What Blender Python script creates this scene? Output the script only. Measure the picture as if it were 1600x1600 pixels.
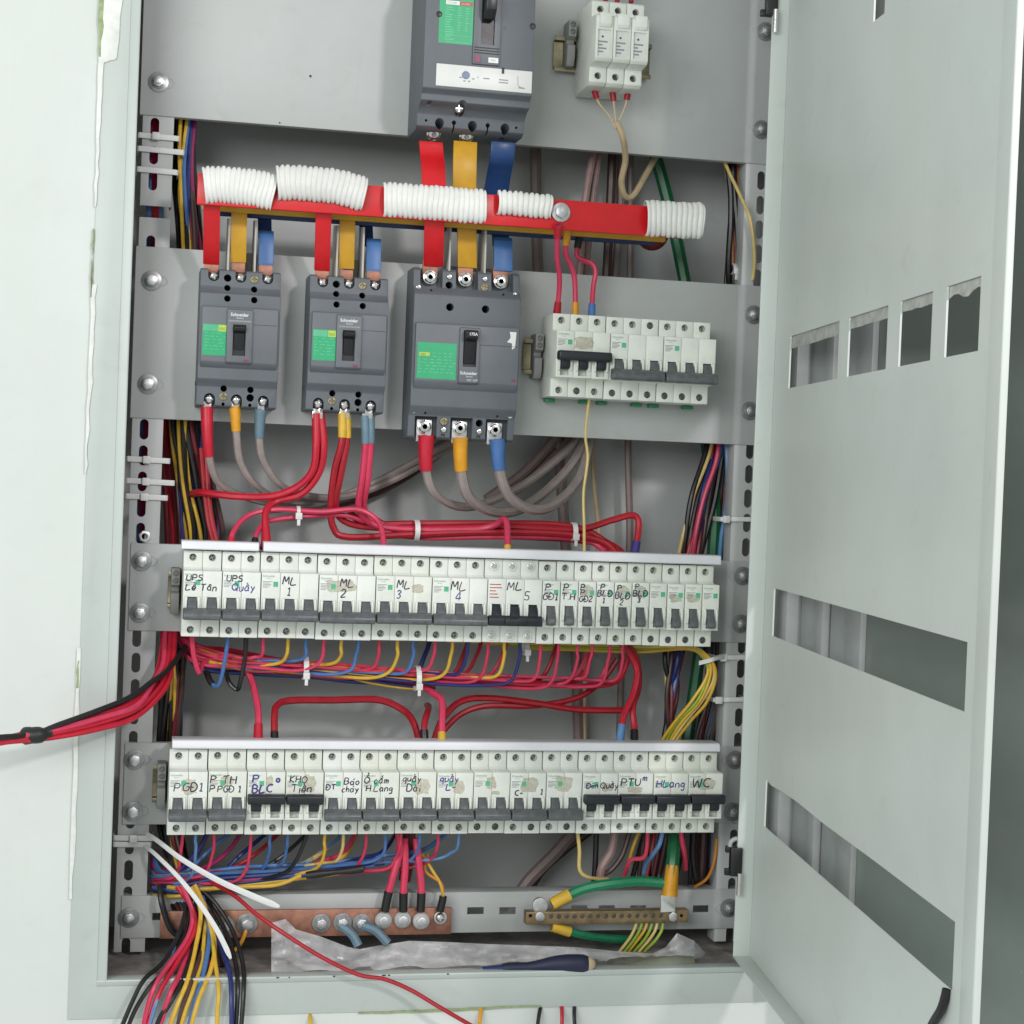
import bpy, bmesh, math, random, unicodedata
from mathutils import Vector, Matrix
random.seed(7)
S = 0.001                      # everything below is written in millimetres
scene = bpy.context.scene
for o in list(bpy.data.objects): bpy.data.objects.remove(o)

# ------------------------------------------------------------------ camera
FPX, YAW, PIT, ROL = 2763.15, .2130, -.0188, .0392
CAM = Vector((-50.61, -1661.94, 118.83))
_R = Vector((math.cos(YAW), -math.sin(YAW), 0)); _F = Vector((math.sin(YAW), math.cos(YAW), 0)); _U = Vector((0, 0, 1))
F2 = _F*math.cos(PIT)+_U*math.sin(PIT); U2 = _U*math.cos(PIT)-_F*math.sin(PIT)
XA = _R*math.cos(ROL)+U2*math.sin(ROL); YA = -_R*math.sin(ROL)+U2*math.cos(ROL)
cam = bpy.data.cameras.new('camera'); camo = bpy.data.objects.new('camera', cam)
scene.collection.objects.link(camo); scene.camera = camo
cam.sensor_width = 36; cam.lens = 36*FPX/1600; cam.clip_start = .02; cam.clip_end = 50
camo.matrix_world = Matrix(((XA.x, YA.x, -F2.x, CAM.x*S), (XA.y, YA.y, -F2.y, CAM.y*S), (XA.z, YA.z, -F2.z, CAM.z*S), (0, 0, 0, 1)))
def at(px, py, y):             # point of the real place measured in the photograph, at depth y (mm)
    d = XA*((px-800)/FPX)-YA*((py-800)/FPX)+F2
    return CAM+d*((y-CAM.y)/d.y)

# ------------------------------------------------------------------ light
w = bpy.data.worlds.new('World'); scene.world = w; w.use_nodes = True
w.node_tree.nodes['Background'].inputs[0].default_value = (.89, .95, .935, 1)
w.node_tree.nodes['Background'].inputs[1].default_value = .62
def area(name, loc, target, size, power, col, sy=None):
    l = bpy.data.lights.new(name, 'AREA'); l.energy = power; l.color = col; l.size = size
    if sy: l.shape = 'RECTANGLE'; l.size_y = sy
    o = bpy.data.objects.new(name, l); scene.collection.objects.link(o)
    o.location = Vector(loc); o.rotation_euler = (Vector(target)-Vector(loc)).to_track_quat('-Z', 'Y').to_euler()
area('tube_lamp', (.86, -2.0, .92), (.15, .06, .1),   .16, 16, (1, .93, .95), .16)
area('left_front_fill', (-1.15, -2.2, .70), (.25, 0, -.10), 1.5, 33, (.975, 1, .98), .9)  # broad soft fill added at left front to brighten the door and interior
scene.cycles.max_bounces = 6; scene.cycles.diffuse_bounces = 3; scene.cycles.glossy_bounces = 3; scene.cycles.transmission_bounces = 4
scene.view_settings.view_transform = 'Standard'; scene.view_settings.look = 'None'
scene.view_settings.exposure = 0; scene.view_settings.gamma = 1

# ------------------------------------------------------------------ materials
MATS = {}
def mat(name, col, rough=.5, metal=0, var=.06, vscale=60, bump=0, bscale=900, spec=.5, col2=None, trans=0, alpha=1, coat=0, sss=0, smudge=0, tint=(.90, .90, .90)):
    if name in MATS: return MATS[name]
    m = bpy.data.materials.new(name); m.use_nodes = True; nt = m.node_tree; b = nt.nodes['Principled BSDF']
    b.inputs['Roughness'].default_value = rough; b.inputs['Metallic'].default_value = metal
    b.inputs['Specular IOR Level'].default_value = spec; b.inputs['Coat Weight'].default_value = coat
    b.inputs['Transmission Weight'].default_value = trans; b.inputs['Alpha'].default_value = alpha
    if sss: b.inputs['Subsurface Weight'].default_value = sss; b.inputs['Subsurface Scale'].default_value = .004
    tc = nt.nodes.new('ShaderNodeTexCoord'); n = nt.nodes.new('ShaderNodeTexNoise')
    n.inputs['Scale'].default_value = vscale; n.inputs['Detail'].default_value = 6; n.inputs['Roughness'].default_value = .65
    nt.links.new(tc.outputs['Object'], n.inputs['Vector'])
    r = nt.nodes.new('ShaderNodeValToRGB'); c2 = col2 or tuple(c*(1-var*2.2) for c in col)
    r.color_ramp.elements[0].position = .32; r.color_ramp.elements[1].position = .66
    r.color_ramp.elements[0].color = (*c2, 1); r.color_ramp.elements[1].color = (*[min(1, c*(1+var*.5)) for c in col], 1)
    nt.links.new(n.outputs['Fac'], r.inputs['Fac'])
    oi = nt.nodes.new('ShaderNodeObjectInfo'); r2 = nt.nodes.new('ShaderNodeValToRGB'); r2.color_ramp.elements[0].color = (1, 1, 1, 1); r2.color_ramp.elements[1].color = (*tint, 1)
    nt.links.new(oi.outputs['Random'], r2.inputs['Fac'])
    mx = nt.nodes.new('ShaderNodeMixRGB'); mx.blend_type = 'MULTIPLY'; mx.inputs[0].default_value = 1
    nt.links.new(r.outputs['Color'], mx.inputs[1]); nt.links.new(r2.outputs['Color'], mx.inputs[2]); top_ = mx.outputs[0]
    if smudge:
        for sc, lo, amt in (((3, 3, 1.2), .42, 1.0), ((140, 140, 9), .62, .8), ((38, 38, 46), .60, 1.3)):    # dust, vertical wipe marks, small scuffs
            mp = nt.nodes.new('ShaderNodeMapping'); mp.inputs['Scale'].default_value = sc; ns = nt.nodes.new('ShaderNodeTexNoise'); ns.inputs['Scale'].default_value = 1; ns.inputs['Detail'].default_value = 8; ns.inputs['Distortion'].default_value = .6
            nt.links.new(tc.outputs['Object'], mp.inputs['Vector']); nt.links.new(mp.outputs['Vector'], ns.inputs['Vector'])
            rr = nt.nodes.new('ShaderNodeValToRGB'); rr.color_ramp.elements[0].position = lo; rr.color_ramp.elements[1].position = lo+.2
            k_ = 1-smudge*amt; rr.color_ramp.elements[0].color = (1, 1, 1, 1); rr.color_ramp.elements[1].color = (k_, k_, k_*.985, 1)
            m2 = nt.nodes.new('ShaderNodeMixRGB'); m2.blend_type = 'MULTIPLY'; m2.inputs[0].default_value = 1
            nt.links.new(ns.outputs['Fac'], rr.inputs['Fac']); nt.links.new(top_, m2.inputs[1]); nt.links.new(rr.outputs['Color'], m2.inputs[2]); top_ = m2.outputs[0]
    nt.links.new(top_, b.inputs['Base Color'])
    mr = nt.nodes.new('ShaderNodeMapRange'); mr.inputs['To Min'].default_value = max(.02, rough-.09); mr.inputs['To Max'].default_value = min(1, rough+.12)
    nt.links.new(n.outputs['Fac'], mr.inputs['Value']); nt.links.new(mr.outputs['Result'], b.inputs['Roughness'])
    if bump:
        n2 = nt.nodes.new('ShaderNodeTexNoise'); n2.inputs['Scale'].default_value = bscale; n2.inputs['Detail'].default_value = 3
        nt.links.new(tc.outputs['Object'], n2.inputs['Vector'])
        bp = nt.nodes.new('ShaderNodeBump'); bp.inputs['Strength'].default_value = bump; bp.inputs['Distance'].default_value = .0006
        nt.links.new(n2.outputs['Fac'], bp.inputs['Height']); nt.links.new(bp.outputs['Normal'], b.inputs['Normal'])
    MATS[name] = m; return m
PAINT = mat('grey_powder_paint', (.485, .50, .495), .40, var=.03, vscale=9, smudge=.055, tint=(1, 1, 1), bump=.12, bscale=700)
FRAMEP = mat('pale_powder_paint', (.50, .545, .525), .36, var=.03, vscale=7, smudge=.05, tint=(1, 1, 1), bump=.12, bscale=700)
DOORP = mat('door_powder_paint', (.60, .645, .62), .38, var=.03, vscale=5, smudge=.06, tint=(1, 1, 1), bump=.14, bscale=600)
WALLM = mat('white_plaster', (.665, .70, .68), .75, var=.025, vscale=4, smudge=.03, tint=(1, 1, 1), bump=.35, bscale=120)
PLAST = mat('chipped_plaster', (.80, .82, .78), .9, var=.08, vscale=60, bump=.6, bscale=250)
GRNP = mat('old_green_paint', (.36, .44, .22), .8, var=.15, vscale=150)
BRK = mat('white_breaker_plastic', (.76, .78, .74), .42, var=.045, vscale=45, tint=(.95, .95, .90), bump=.05, bscale=1500)
BRKD = mat('cream_breaker_plastic', (.66, .67, .60), .45, var=.04, vscale=45)
TOG = mat('grey_toggle_plastic', (.12, .127, .135), .34, var=.15, vscale=160)
TOGK = mat('black_toggle_plastic', (.018, .020, .026), .36, var=.1, vscale=120)
MC = mat('slate_moulded_plastic', (.125, .139, .157), .5, var=.05, vscale=30, bump=.15, bscale=1800)
MC2 = mat('slate_cover_plastic', (.138, .150, .168), .44, var=.05, vscale=30, bump=.12, bscale=1800)
MCD = mat('dark_grey_recess', (.035, .038, .042), .6)
BLK = mat('black_plastic', (.012, .012, .014), .35)
TAPE = mat('black_tape', (.016, .017, .018), .42, bump=.5, bscale=220)
STEEL = mat('zinc_steel', (.70, .70, .70), .38, 1, var=.1, vscale=200)
ZW = mat('dull_zinc_washer', (.36, .37, .375), .33, .55, var=.12, vscale=200)
CHROME = mat('bright_nickel', (.80, .79, .77), .16, 1, var=.06, vscale=200)
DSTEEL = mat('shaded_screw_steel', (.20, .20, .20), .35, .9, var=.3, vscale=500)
YZINC = mat('yellow_zinc', (.27, .24, .15), .42, .9, var=.2, vscale=150)
COPPER = mat('copper_bar', (.50, .245, .165), .5, .55, var=.18, vscale=38, col2=(.22, .10, .075))
BRASS = mat('dull_brass', (.36, .26, .14), .45, .7, var=.2, vscale=80)
GREENL = mat('green_label', (.02, .40, .17), .4, var=.05)
GREENT = mat('green_label_tint', (.10, .50, .27), .4)
LIME = mat('lime_label', (.45, .62, .08), .4)
WLAB = mat('white_label', (.74, .74, .72), .4, var=.02)
REDL = mat('red_label', (.45, .06, .05), .4)
PINKB = mat('magenta_button', (.25, .03, .09), .4)
PRINTW = mat('pale_print', (.78, .80, .80), .5)
PRINTG = mat('grey_print', (.28, .30, .30), .6)
PRINTGR = mat('green_print', (.12, .36, .22), .6)
INK = mat('black_ink', (.03, .03, .06), .5)
INKB = mat('blue_ink', (.05, .045, .26), .5)
STAIN = mat('yellowed_glue', (.72, .66, .50), .7, var=.2, vscale=260, alpha=.48)
CORR = mat('white_corrugated_plastic', (.80, .78, .75), .45, var=.04, vscale=60, sss=.15)
BAR = {'red': mat('red_heatshrink', (.70, .012, .018), .36, var=.06, vscale=40, bump=.35, bscale=90), 'yellow': mat('yellow_heatshrink', (.62, .33, .015), .42, var=.08, vscale=40),
       'blue': mat('blue_heatshrink', (.05, .15, .38), .38, var=.08, vscale=40), 'mid blue': mat('deep_blue_heatshrink', (.015, .06, .20), .3, var=.1, vscale=40), 'navy': mat('navy_heatshrink', (.010, .03, .12), .3, var=.1, vscale=40)}
WM = {k: mat(k.replace(' ', '_')+'_wire', c, r, var=.08, vscale=90) for k, c, r in [
    ('red', (.55, .012, .035), .36), ('crimson', (.40, .010, .022), .36), ('pink red', (.66, .045, .11), .36), ('yellow', (.72, .45, .045), .38),
    ('light yellow', (.74, .56, .20), .4), ('blue', (.07, .18, .44), .36), ('navy', (.018, .03, .16), .36), ('pale blue', (.12, .27, .52), .38), ('black', (.013, .012, .013), .34),
    ('brown', (.075, .035, .03), .4), ('dark red', (.16, .012, .02), .4), ('magenta', (.35, .02, .12), .38), ('grey', (.34, .285, .27), .42), ('taupe', (.25, .185, .175), .45),
    ('tan', (.60, .46, .29), .45), ('pink grey', (.40, .26, .25), .45), ('green', (.012, .14, .055), .33), ('bright green', (.01, .22, .10), .35), ('yellow green', (.32, .45, .04), .4),
    ('orange', (.62, .25, .02), .4), ('slate blue', (.13, .22, .28), .42), ('purple', (.05, .035, .20), .4), ('white', (.78, .78, .77), .4), ('amber', (.75, .34, .015), .4)]}
TIE = mat('white_nylon_tie', (.76, .76, .75), .4, var=.03, sss=.2)
BAGM = mat('clear_polythene', (.93, .92, .94), .20, var=.03, alpha=.6, spec=.6, bump=.3, bscale=60)
_n = BAGM.node_tree; _a = _n.nodes.new('ShaderNodeTexNoise'); _a.inputs['Scale'].default_value = 26; _a.inputs['Detail'].default_value = 5; _a.inputs['Distortion'].default_value = 1.5
_c = _n.nodes.new('ShaderNodeTexCoord'); _m = _n.nodes.new('ShaderNodeMapRange'); _m.inputs['From Min'].default_value = .35; _m.inputs['From Max'].default_value = .65; _m.inputs['To Min'].default_value = .40; _m.inputs['To Max'].default_value = .66
_n.links.new(_c.outputs['Object'], _a.inputs['Vector']); _n.links.new(_a.outputs['Fac'], _m.inputs['Value']); _n.links.new(_m.outputs['Result'], _n.nodes['Principled BSDF'].inputs['Alpha'])
CAPM = mat('clear_plastic_cap', (.70, .74, .74), .12, alpha=.75, spec=.8)
OUTD = mat('outer_door_sheet', (.29, .335, .31), .22, .15, var=.10, vscale=3)
OUTS = mat('outer_door_stile', (.36, .38, .375), .38, var=.04)
RESID = mat('tape_residue', (.45, .46, .43), .7, var=.15, vscale=90)

# ------------------------------------------------------------------ mesh helpers
COL = scene.collection
ORG = {}
class MB:
    def __init__(s): s.v = []; s.f = []; s.parts = []
    def add(s, v, f):
        k = len(s.v); s.parts.append(([Vector(p) for p in v], [list(q) for q in f])); s.v += [Vector(p) for p in v]; s.f += [[i+k for i in q] for q in f]; return s
    def box(s, x0, x1, y0, y1, z0, z1):
        return s.add([(x, y, z) for z in (z0, z1) for y in (y0, y1) for x in (x0, x1)],
                     [(0, 2, 3, 1), (4, 5, 7, 6), (0, 1, 5, 4), (2, 6, 7, 3), (0, 4, 6, 2), (1, 3, 7, 5)])
    def prism(s, prof, a0, a1, ax):
        n = len(prof); P = []
        for a in (a0, a1):
            for p in prof: P.append((a, p[0], p[1]) if ax == 'x' else (p[0], a, p[1]) if ax == 'y' else (p[0], p[1], a))
        return s.add(P, [tuple(range(n))[::-1], tuple(range(n, 2*n))]+[(i, (i+1) % n, n+(i+1) % n, n+i) for i in range(n)])
    def cyl(s, c, ax, r, h, seg=16, r2=None, ph=0):
        c = Vector(c); a = Vector({'x': (1, 0, 0), 'y': (0, 1, 0), 'z': (0, 0, 1)}[ax] if isinstance(ax, str) else ax).normalized()
        t = a.orthogonal().normalized(); b = a.cross(t); r2 = r if r2 is None else r2
        P = [c+t*(q*math.cos(2*math.pi*i/seg+ph))+b*(q*math.sin(2*math.pi*i/seg+ph))+a*k for q, k in ((r, 0), (r2, h)) for i in range(seg)]
        return s.add(P, [tuple(range(seg))[::-1], tuple(range(seg, 2*seg))]+[(i, (i+1) % seg, seg+(i+1) % seg, seg+i) for i in range(seg)])
    def dome(s, c, ax, r, h, seg=16, rings=4):
        c = Vector(c); a = Vector(ax).normalized(); t = a.orthogonal().normalized(); b = a.cross(t); P = []; Fc = []
        for j in range(rings):
            q = j/rings*math.pi/2
            for i in range(seg): P.append(c+(t*math.cos(2*math.pi*i/seg)+b*math.sin(2*math.pi*i/seg))*(r*math.cos(q))+a*(h*math.sin(q)))
        P.append(c+a*h)
        for j in range(rings-1):
            for i in range(seg): Fc.append((j*seg+i, j*seg+(i+1) % seg, (j+1)*seg+(i+1) % seg, (j+1)*seg+i))
        for i in range(seg): Fc.append(((rings-1)*seg+i, (rings-1)*seg+(i+1) % seg, rings*seg))
        Fc.append(tuple(range(seg))[::-1]); return s.add(P, Fc)
    def tube(s, pts, r, seg=8, flat=None):
        n = len(pts); pts = [Vector(p) for p in pts]; P = []; Fc = []
        t = (pts[1]-pts[0]).normalized(); u = t.orthogonal().normalized()
        for i, p in enumerate(pts):
            t = (pts[min(i+1, n-1)]-pts[max(i-1, 0)]).normalized()
            u = (u-t*u.dot(t)); u = u.normalized() if u.length > 1e-6 else t.orthogonal().normalized(); v = t.cross(u)
            q = r(i/(n-1)) if callable(r) else r
            for k in range(seg):
                d = u*(q*math.cos(2*math.pi*k/seg))+v*(q*math.sin(2*math.pi*k/seg))
                if flat is not None: d.y *= flat
                P.append(p+d)
        for i in range(n-1):
            for k in range(seg): Fc.append((i*seg+k, i*seg+(k+1) % seg, (i+1)*seg+(k+1) % seg, (i+1)*seg+k))
        Fc += [tuple(range(seg))[::-1], tuple(range((n-1)*seg, n*seg))]
        return s.add(P, Fc)
    def strip(s, pts, wv, th):     # flat bar along pts; wv = half-width vector (or function), th = thickness
        n = len(pts); pts = [Vector(p) for p in pts]; P = []; Fc = []
        for i, p in enumerate(pts):
            t = (pts[min(i+1, n-1)]-pts[max(i-1, 0)]).normalized(); W = Vector(wv(i/(n-1)) if callable(wv) else wv)
            N = t.cross(W).normalized()*(th/2); P += [p-W-N, p+W-N, p+W+N, p-W+N]
        for i in range(n-1):
            for k in range(4): Fc.append((i*4+k, i*4+(k+1) % 4, i*4+4+(k+1) % 4, i*4+4+k))
        Fc += [(3, 2, 1, 0), tuple(range(n*4-4, n*4))]; return s.add(P, Fc)
    def map(s, fn): s.v = [Vector(fn(p)) for p in s.v]; s.parts = [([Vector(fn(p)) for p in V], Fa) for V, Fa in s.parts]; return s
    def data(s, name, org=Vector((0, 0, 0)), bev=0, cut=None, sharp=38, seg=2):
        me = bpy.data.meshes.new(name); me.from_pydata([(p-org)*S for p in s.v], [], s.f)
        bm = bmesh.new(); bm.from_mesh(me); bmesh.ops.recalc_face_normals(bm, faces=bm.faces)
        if bev:
            E = [e for e in bm.edges if len(e.link_faces) == 2 and e.calc_face_angle(0) > .5]
            bmesh.ops.bevel(bm, geom=E, offset=bev*S, segments=seg, profile=.5, affect='EDGES', clamp_overlap=True)
        bm.to_mesh(me); bm.free()
        if cut:
            groups = []          # cutters that overlap each other go into separate boolean passes
            for V, Fa in cut.parts:
                lo = [min(p[i] for p in V) for i in range(3)]; hi = [max(p[i] for p in V) for i in range(3)]
                for g in groups:
                    if all(any(lo[i] > h2[i]+.05 or hi[i] < l2[i]-.05 for i in range(3)) for l2, h2 in g[1]): break
                else: g = [MB(), []]; groups.append(g)
                g[0].add(V, Fa); g[1].append((lo, hi))
            a = bpy.data.objects.new('a', me); COL.objects.link(a); tmp = [a]
            for g in groups:
                b = bpy.data.objects.new('b', g[0].data('cut', org)); COL.objects.link(b); tmp.append(b)
                md = a.modifiers.new('b', 'BOOLEAN'); md.object = b; md.operation = 'DIFFERENCE'; md.solver = 'EXACT'
            dg = bpy.context.evaluated_depsgraph_get(); me2 = bpy.data.meshes.new_from_object(a.evaluated_get(dg)); me2.name = name
            for q in tmp: bpy.data.objects.remove(q)
            bpy.data.meshes.remove(me); me = me2
        for p in me.polygons: p.use_smooth = True
        me.set_sharp_from_angle(angle=math.radians(sharp)); return me
    def build(s, name, m, parent=None, bev=0, cut=None, org=None, sharp=38, seg=2):
        o0 = Vector(org) if org is not None else ORG[parent] if parent else s.base()
        return link(name, s.data(name, o0, bev, cut, sharp, seg), m, parent, o0)
    def base(s):
        n = len(s.v); c = sum(s.v, Vector())/n; return Vector((c.x, c.y, min(p.z for p in s.v)))
def link(name, me, m, parent=None, pos=None):
    if m is not None and not me.materials: me.materials.append(m)
    o = bpy.data.objects.new(name, me); COL.objects.link(o); pos = Vector(pos) if pos is not None else ORG[parent]; ORG[o] = pos
    if parent: o.parent = parent; o.location = (pos-ORG[parent])*S
    else: o.location = pos*S
    return o
def tag(o, label, cat, group=None, kind=None):
    if label: o['label'] = label
    if cat: o['category'] = cat
    if group: o['group'] = group
    if kind: o['kind'] = kind
    return o
def thing(name, label, cat, loc, group=None):
    o = bpy.data.objects.new(name, None); COL.objects.link(o); o.location = Vector(loc)*S; o.empty_display_size = .01
    ORG[o] = Vector(loc); return tag(o, label, cat, group)
def smooth(pts, step=4.0, nmax=110):
    P = [Vector(p) for p in pts]
    if len(P) == 2: return [P[0].lerp(P[1], i/4) for i in range(5)]
    out = []
    for i in range(len(P)-1):
        a, b, c, d = P[max(i-1, 0)], P[i], P[i+1], P[min(i+2, len(P)-1)]
        k = max(2, min(16, int((c-b).length/step)+1))
        for j in range(k):
            t = j/k; out.append(.5*((2*b)+(c-a)*t+(2*a-5*b+4*c-d)*t*t+(3*b-a-3*c+d)*t**3))
    out.append(P[-1]); return out
def path(pp): return smooth([at(*q) for q in pp])
_txt = {}
def text_data(s, size, bold=False):
    k = (s, size)
    if k not in _txt:
        cu = bpy.data.curves.new('t', 'FONT'); cu.body = s; cu.size = size*S; cu.resolution_u = 2
        if bold: cu.offset = .02*size*S
        o = bpy.data.objects.new('t', cu); COL.objects.link(o)
        dg = bpy.context.evaluated_depsgraph_get(); me = bpy.data.meshes.new_from_object(o.evaluated_get(dg)); bpy.data.objects.remove(o)
        for v in me.vertices: v.co = (v.co.x, 0, v.co.y)
        _txt[k] = me
    return _txt[k]
def text(s, size, pos, parent, m, name='printed_text', bold=False):
    me = text_data(s, size, bold)
    if me.materials and me.materials[0] != m: me = me.copy(); me.materials.clear()
    return link(name, me, m, parent, pos)

# single-stroke handwriting
GL = {'U': '0,10 0,3 2,0 5,0 7,3 7,10', 'P': '0,0 0,10/0,10 5,10 7,7.5 5,5 0,5', 'S': '7,9 4,10 1,8.5 1.5,6 5,4.5 6.5,2 4,0 0,1', 'L': '1,10 0,0 7,.5', 'T': '0,10 8,10/4,10 4,0',
      'Q': '4,10 1,8 0,5 1,2 4,0 7,2 8,5 7,8 4,10/5,3 8,-1', 'M': '0,0 1,10 4,4 7,10 8,0', '1': '1,8 3,10 3,0/1,0 5,0', '2': '0,8 2,10 5,9 5,6 0,0 6,0', '3': '0,9 3,10 5,8 2,5.5 5,3 3,0 0,1',
      '4': '4,0 4,10 0,3 6,3', '5': '6,10 1,10 1,6 4,6 6,3 4,0 0,1', 'G': '7,9 4,10 1,8 0,5 1,1 4,0 7,2 7,5 4,5', 'D': '0,0 0,10 4,10 7,7 7,3 4,0 0,0', 'H': '0,10 0,0/7,10 7,0/0,5 7,5',
      'B': '0,0 0,10 4,10 6,8 4,5.5 0,5.5/4,5.5 7,3 4,0 0,0', 'C': '7,9 4,10 1,8 0,5 1,2 4,0 7,1', 'K': '0,0 0,10/6,10 0,5 6,0', 'O': '4,10 1,8 0,5 1,2 4,0 7,2 8,5 7,8 4,10', 'W': '0,10 2,0 5,7 8,0 10,10',
      'e': '0,3 5,3 4.5,5.5 2.5,6 .5,5 0,3 1,.5 3,0 5,1', 'a': '5,5 3,6 1,5 0,3 1,.5 3,0 5,2/5,6 5,1 6,0', 'n': '0,6 0,0/0,4 2,6 4,6 5,4 5,0', 'u': '0,6 0,2 1,0 3,0 5,2/5,6 5,0', 'y': '0,6 2.5,1/5,6 1,-4',
      'h': '0,10 0,0/0,4 2,6 4,5 4.5,0', 'o': '2.5,6 .5,5 0,3 .5,1 2.5,0 4.5,1 5,3 4.5,5 2.5,6', 'i': '1,6 1,0/1,8.4 1,8.8', 'c': '5,5 3,6 1,5 0,3 1,.5 3,0 5,1', 'm': '0,6 0,0/0,4 2,6 3,5 3,0/3,4 5,6 6,5 6,0',
      'g': '5,5 3,6 1,5 0,3 1,1 3,1 5,3/5,6 5,-3 3,-4 1,-3', 'q': '5,5 3,6 1,5 0,3 1,1 3,1 5,3/5,6 5,-4', 't': '2,9 2,1 4,0/0,6 4,6', '.': '1,0 1.2,.4', '-': '0,4 5,4', 'l': '1,10 1,0', 'j': '3,6 3,-3 1,-4'}
MARK = {'\u0302': '-2,0 0,2 2,0', '\u0300': '-2,2.5 0,1', '\u0301': '0,1 2,2.8', '\u0309': '-1,2 0,3 1,2 0,1', '\u0306': '-2,2 0,0 2,2', '\u0303': '-2,1 -1,2 1,1 2,2'}
def handwriting(parent, y, x, z, s, h, m=INK, r=.42, slant=.12, seed=1):
    rd = random.Random(seed*31+len(s)); mb = MB(); cx = x; k = h/10
    for ch in unicodedata.normalize('NFD', s.replace('Đ', 'D\u0336').replace('đ', 'd')):
        if ch == ' ': cx += 5*k; continue
        if ch in MARK or ch == '\u0336':
            if ch == '\u0336': st = ['-11.5,5 -6.5,5']; ox, oy = 0, 0
            else: ox, oy = -lw/2-2, (11 if low is False else 7.2)+nm*2.2; nm += 1; st = [MARK[ch]]
        else:
            st = GL[ch].split('/'); ox = oy = 0; low = ch.islower() and ch not in 'htl'; nm = 0
            lw = max(float(p.split(',')[0]) for q in st for p in q.split()); jy = rd.uniform(-.6, .6)
        for q in st:
            pts = [tuple(map(float, p.split(','))) for p in q.split()]
            w3 = []
            for a, b in pts:
                if ch in MARK or ch == '\u0336': X = cx+(a+ox)*k if ch != '\u0336' else cx+(a)*k
                else: X = cx+a*k
                Z = z+(b+oy+jy)*k+rd.uniform(-.5, .5)*k; w3.append(Vector((X+(Z-z)*slant, y, Z)))
            a_ = rd.uniform(.8, 1.2); b_ = rd.uniform(.75, 1.25); mb.tube(smooth(w3, step=.8) if len(w3) > 2 else [w3[0], w3[0].lerp(w3[1], .5)+Vector((rd.uniform(-.2, .2), 0, rd.uniform(-.2, .2))), w3[1]], lambda t: r*(a_+(b_-a_)*t), 5, flat=.22)
        if not (ch in MARK or ch == '\u0336'): cx += (lw+2.6)*k
    return mb.build('handwriting', m, parent)

def bolt_meshes():
    w_ = MB().cyl((0, 0, 0), 'y', 9.6, -1.3, 28).data('washer', bev=.2)
    sp = MB().cyl((0, -1.3, 0), 'y', 6.4, -1.5, 22).data('spring_washer', bev=.2)
    hx = MB().cyl((0, -2.8, 0), 'y', 5.6, -4.2, 6).data('bolt_head', bev=.3)
    rd = MB().cyl((0, -2.8, 0), 'y', 5.4, -3.6, 6).cyl((0, -6.4, 0), 'y', 3.0, -2.6, 14).data('nut', bev=.3)
    return w_, sp, hx, rd
WASH, SPRW, HEX, NUT = bolt_meshes()
def bolt(parent, p, nut=False, m=STEEL, sc=1.0):
    b = link('bolt', NUT if nut else HEX, None, parent, p)
    if not b.data.materials: b.data.materials.append(m)
    a = link('washer', WASH, ZW, b, p); c = link('spring_washer', SPRW, ZW, b, p)
    b.rotation_euler.y = random.uniform(0, 1); b.scale = (sc,)*3; return b

# ------------------------------------------------------------------ setting
YP = 70.0      # front face of the mounting plates
YF = -10.0     # front face of the cabinet frame
mb = MB().box(-1900, 2600, -8, 12, -1700, 1700)
wl = mb.build('wall', WALLM, cut=MB().box(-84, 620, -40, 60, -385, 740)); wl['kind'] = 'structure'
# ragged plaster lip where the wall meets the frame
def ragged(name, pts, m, th, seed):
    rd = random.Random(seed); q = MB()
    L = []; Rr = []
    for i in range(len(pts)-1):
        (z0, a0, b0), (z1, a1, b1) = pts[i], pts[i+1]
        for j in range(6):
            t = j/6; L.append((a0+(a1-a0)*t+rd.uniform(-.7, .7), z0+(z1-z0)*t)); Rr.append((b0+(b1-b0)*t+rd.uniform(-.9, .9), z0+(z1-z0)*t))
    q.prism(L+Rr[::-1], YF-th, YF-.05, 'y'); o = q.build(name, m, wl, bev=.25); return o
ragged('plaster_edge', [(600, -92, -70), (485, -92, -75), (480, -91.6, -87), (400, -91.4, -88.2), (340, -91.5, -89.6)], PLAST, 1.6, 1)
ragged('plaster_edge', [(280, -91, -87), (200, -91.6, -87.6), (150, -91.5, -89), (100, -91.5, -90)], PLAST, 1.4, 2)
ragged('plaster_edge', [(-50, -92.5, -89.5), (-180, -93, -88), (-300, -92.5, -89.8)], PLAST, 1.0, 3)
ragged('green_paint_chip', [(600, -93.5, -88), (520, -93, -88.6), (478, -91.4, -91)], GRNP, 2.0, 4)
ragged('green_paint_chip', [(330, -92, -91), (300, -92, -90.6), (262, -91.5, -90.8)], GRNP, 1.8, 5)
ragged('green_paint_chip', [(-62, -92.2, -90.8), (-92, -92.2, -90.8)], GRNP, 1.3, 6)
q = MB(); pr_ = [(at(560+i*22, 1583-i*.9+random.uniform(-1, 1), YF)) for i in range(14)]
q.prism([(p.x, p.z-.4-1.3*math.sin(i/13*math.pi)) for i, p in enumerate(pr_)]+[(p.x, p.z+.6) for p in reversed(pr_)], YF-1.0, YF+1.5, 'y'); q.build('green_paint_chip', GRNP, wl)

cab = thing('distribution_cabinet', 'pale grey steel distribution cabinet set in the white wall with its door open', 'cabinet', (250, 60, -390))
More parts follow.
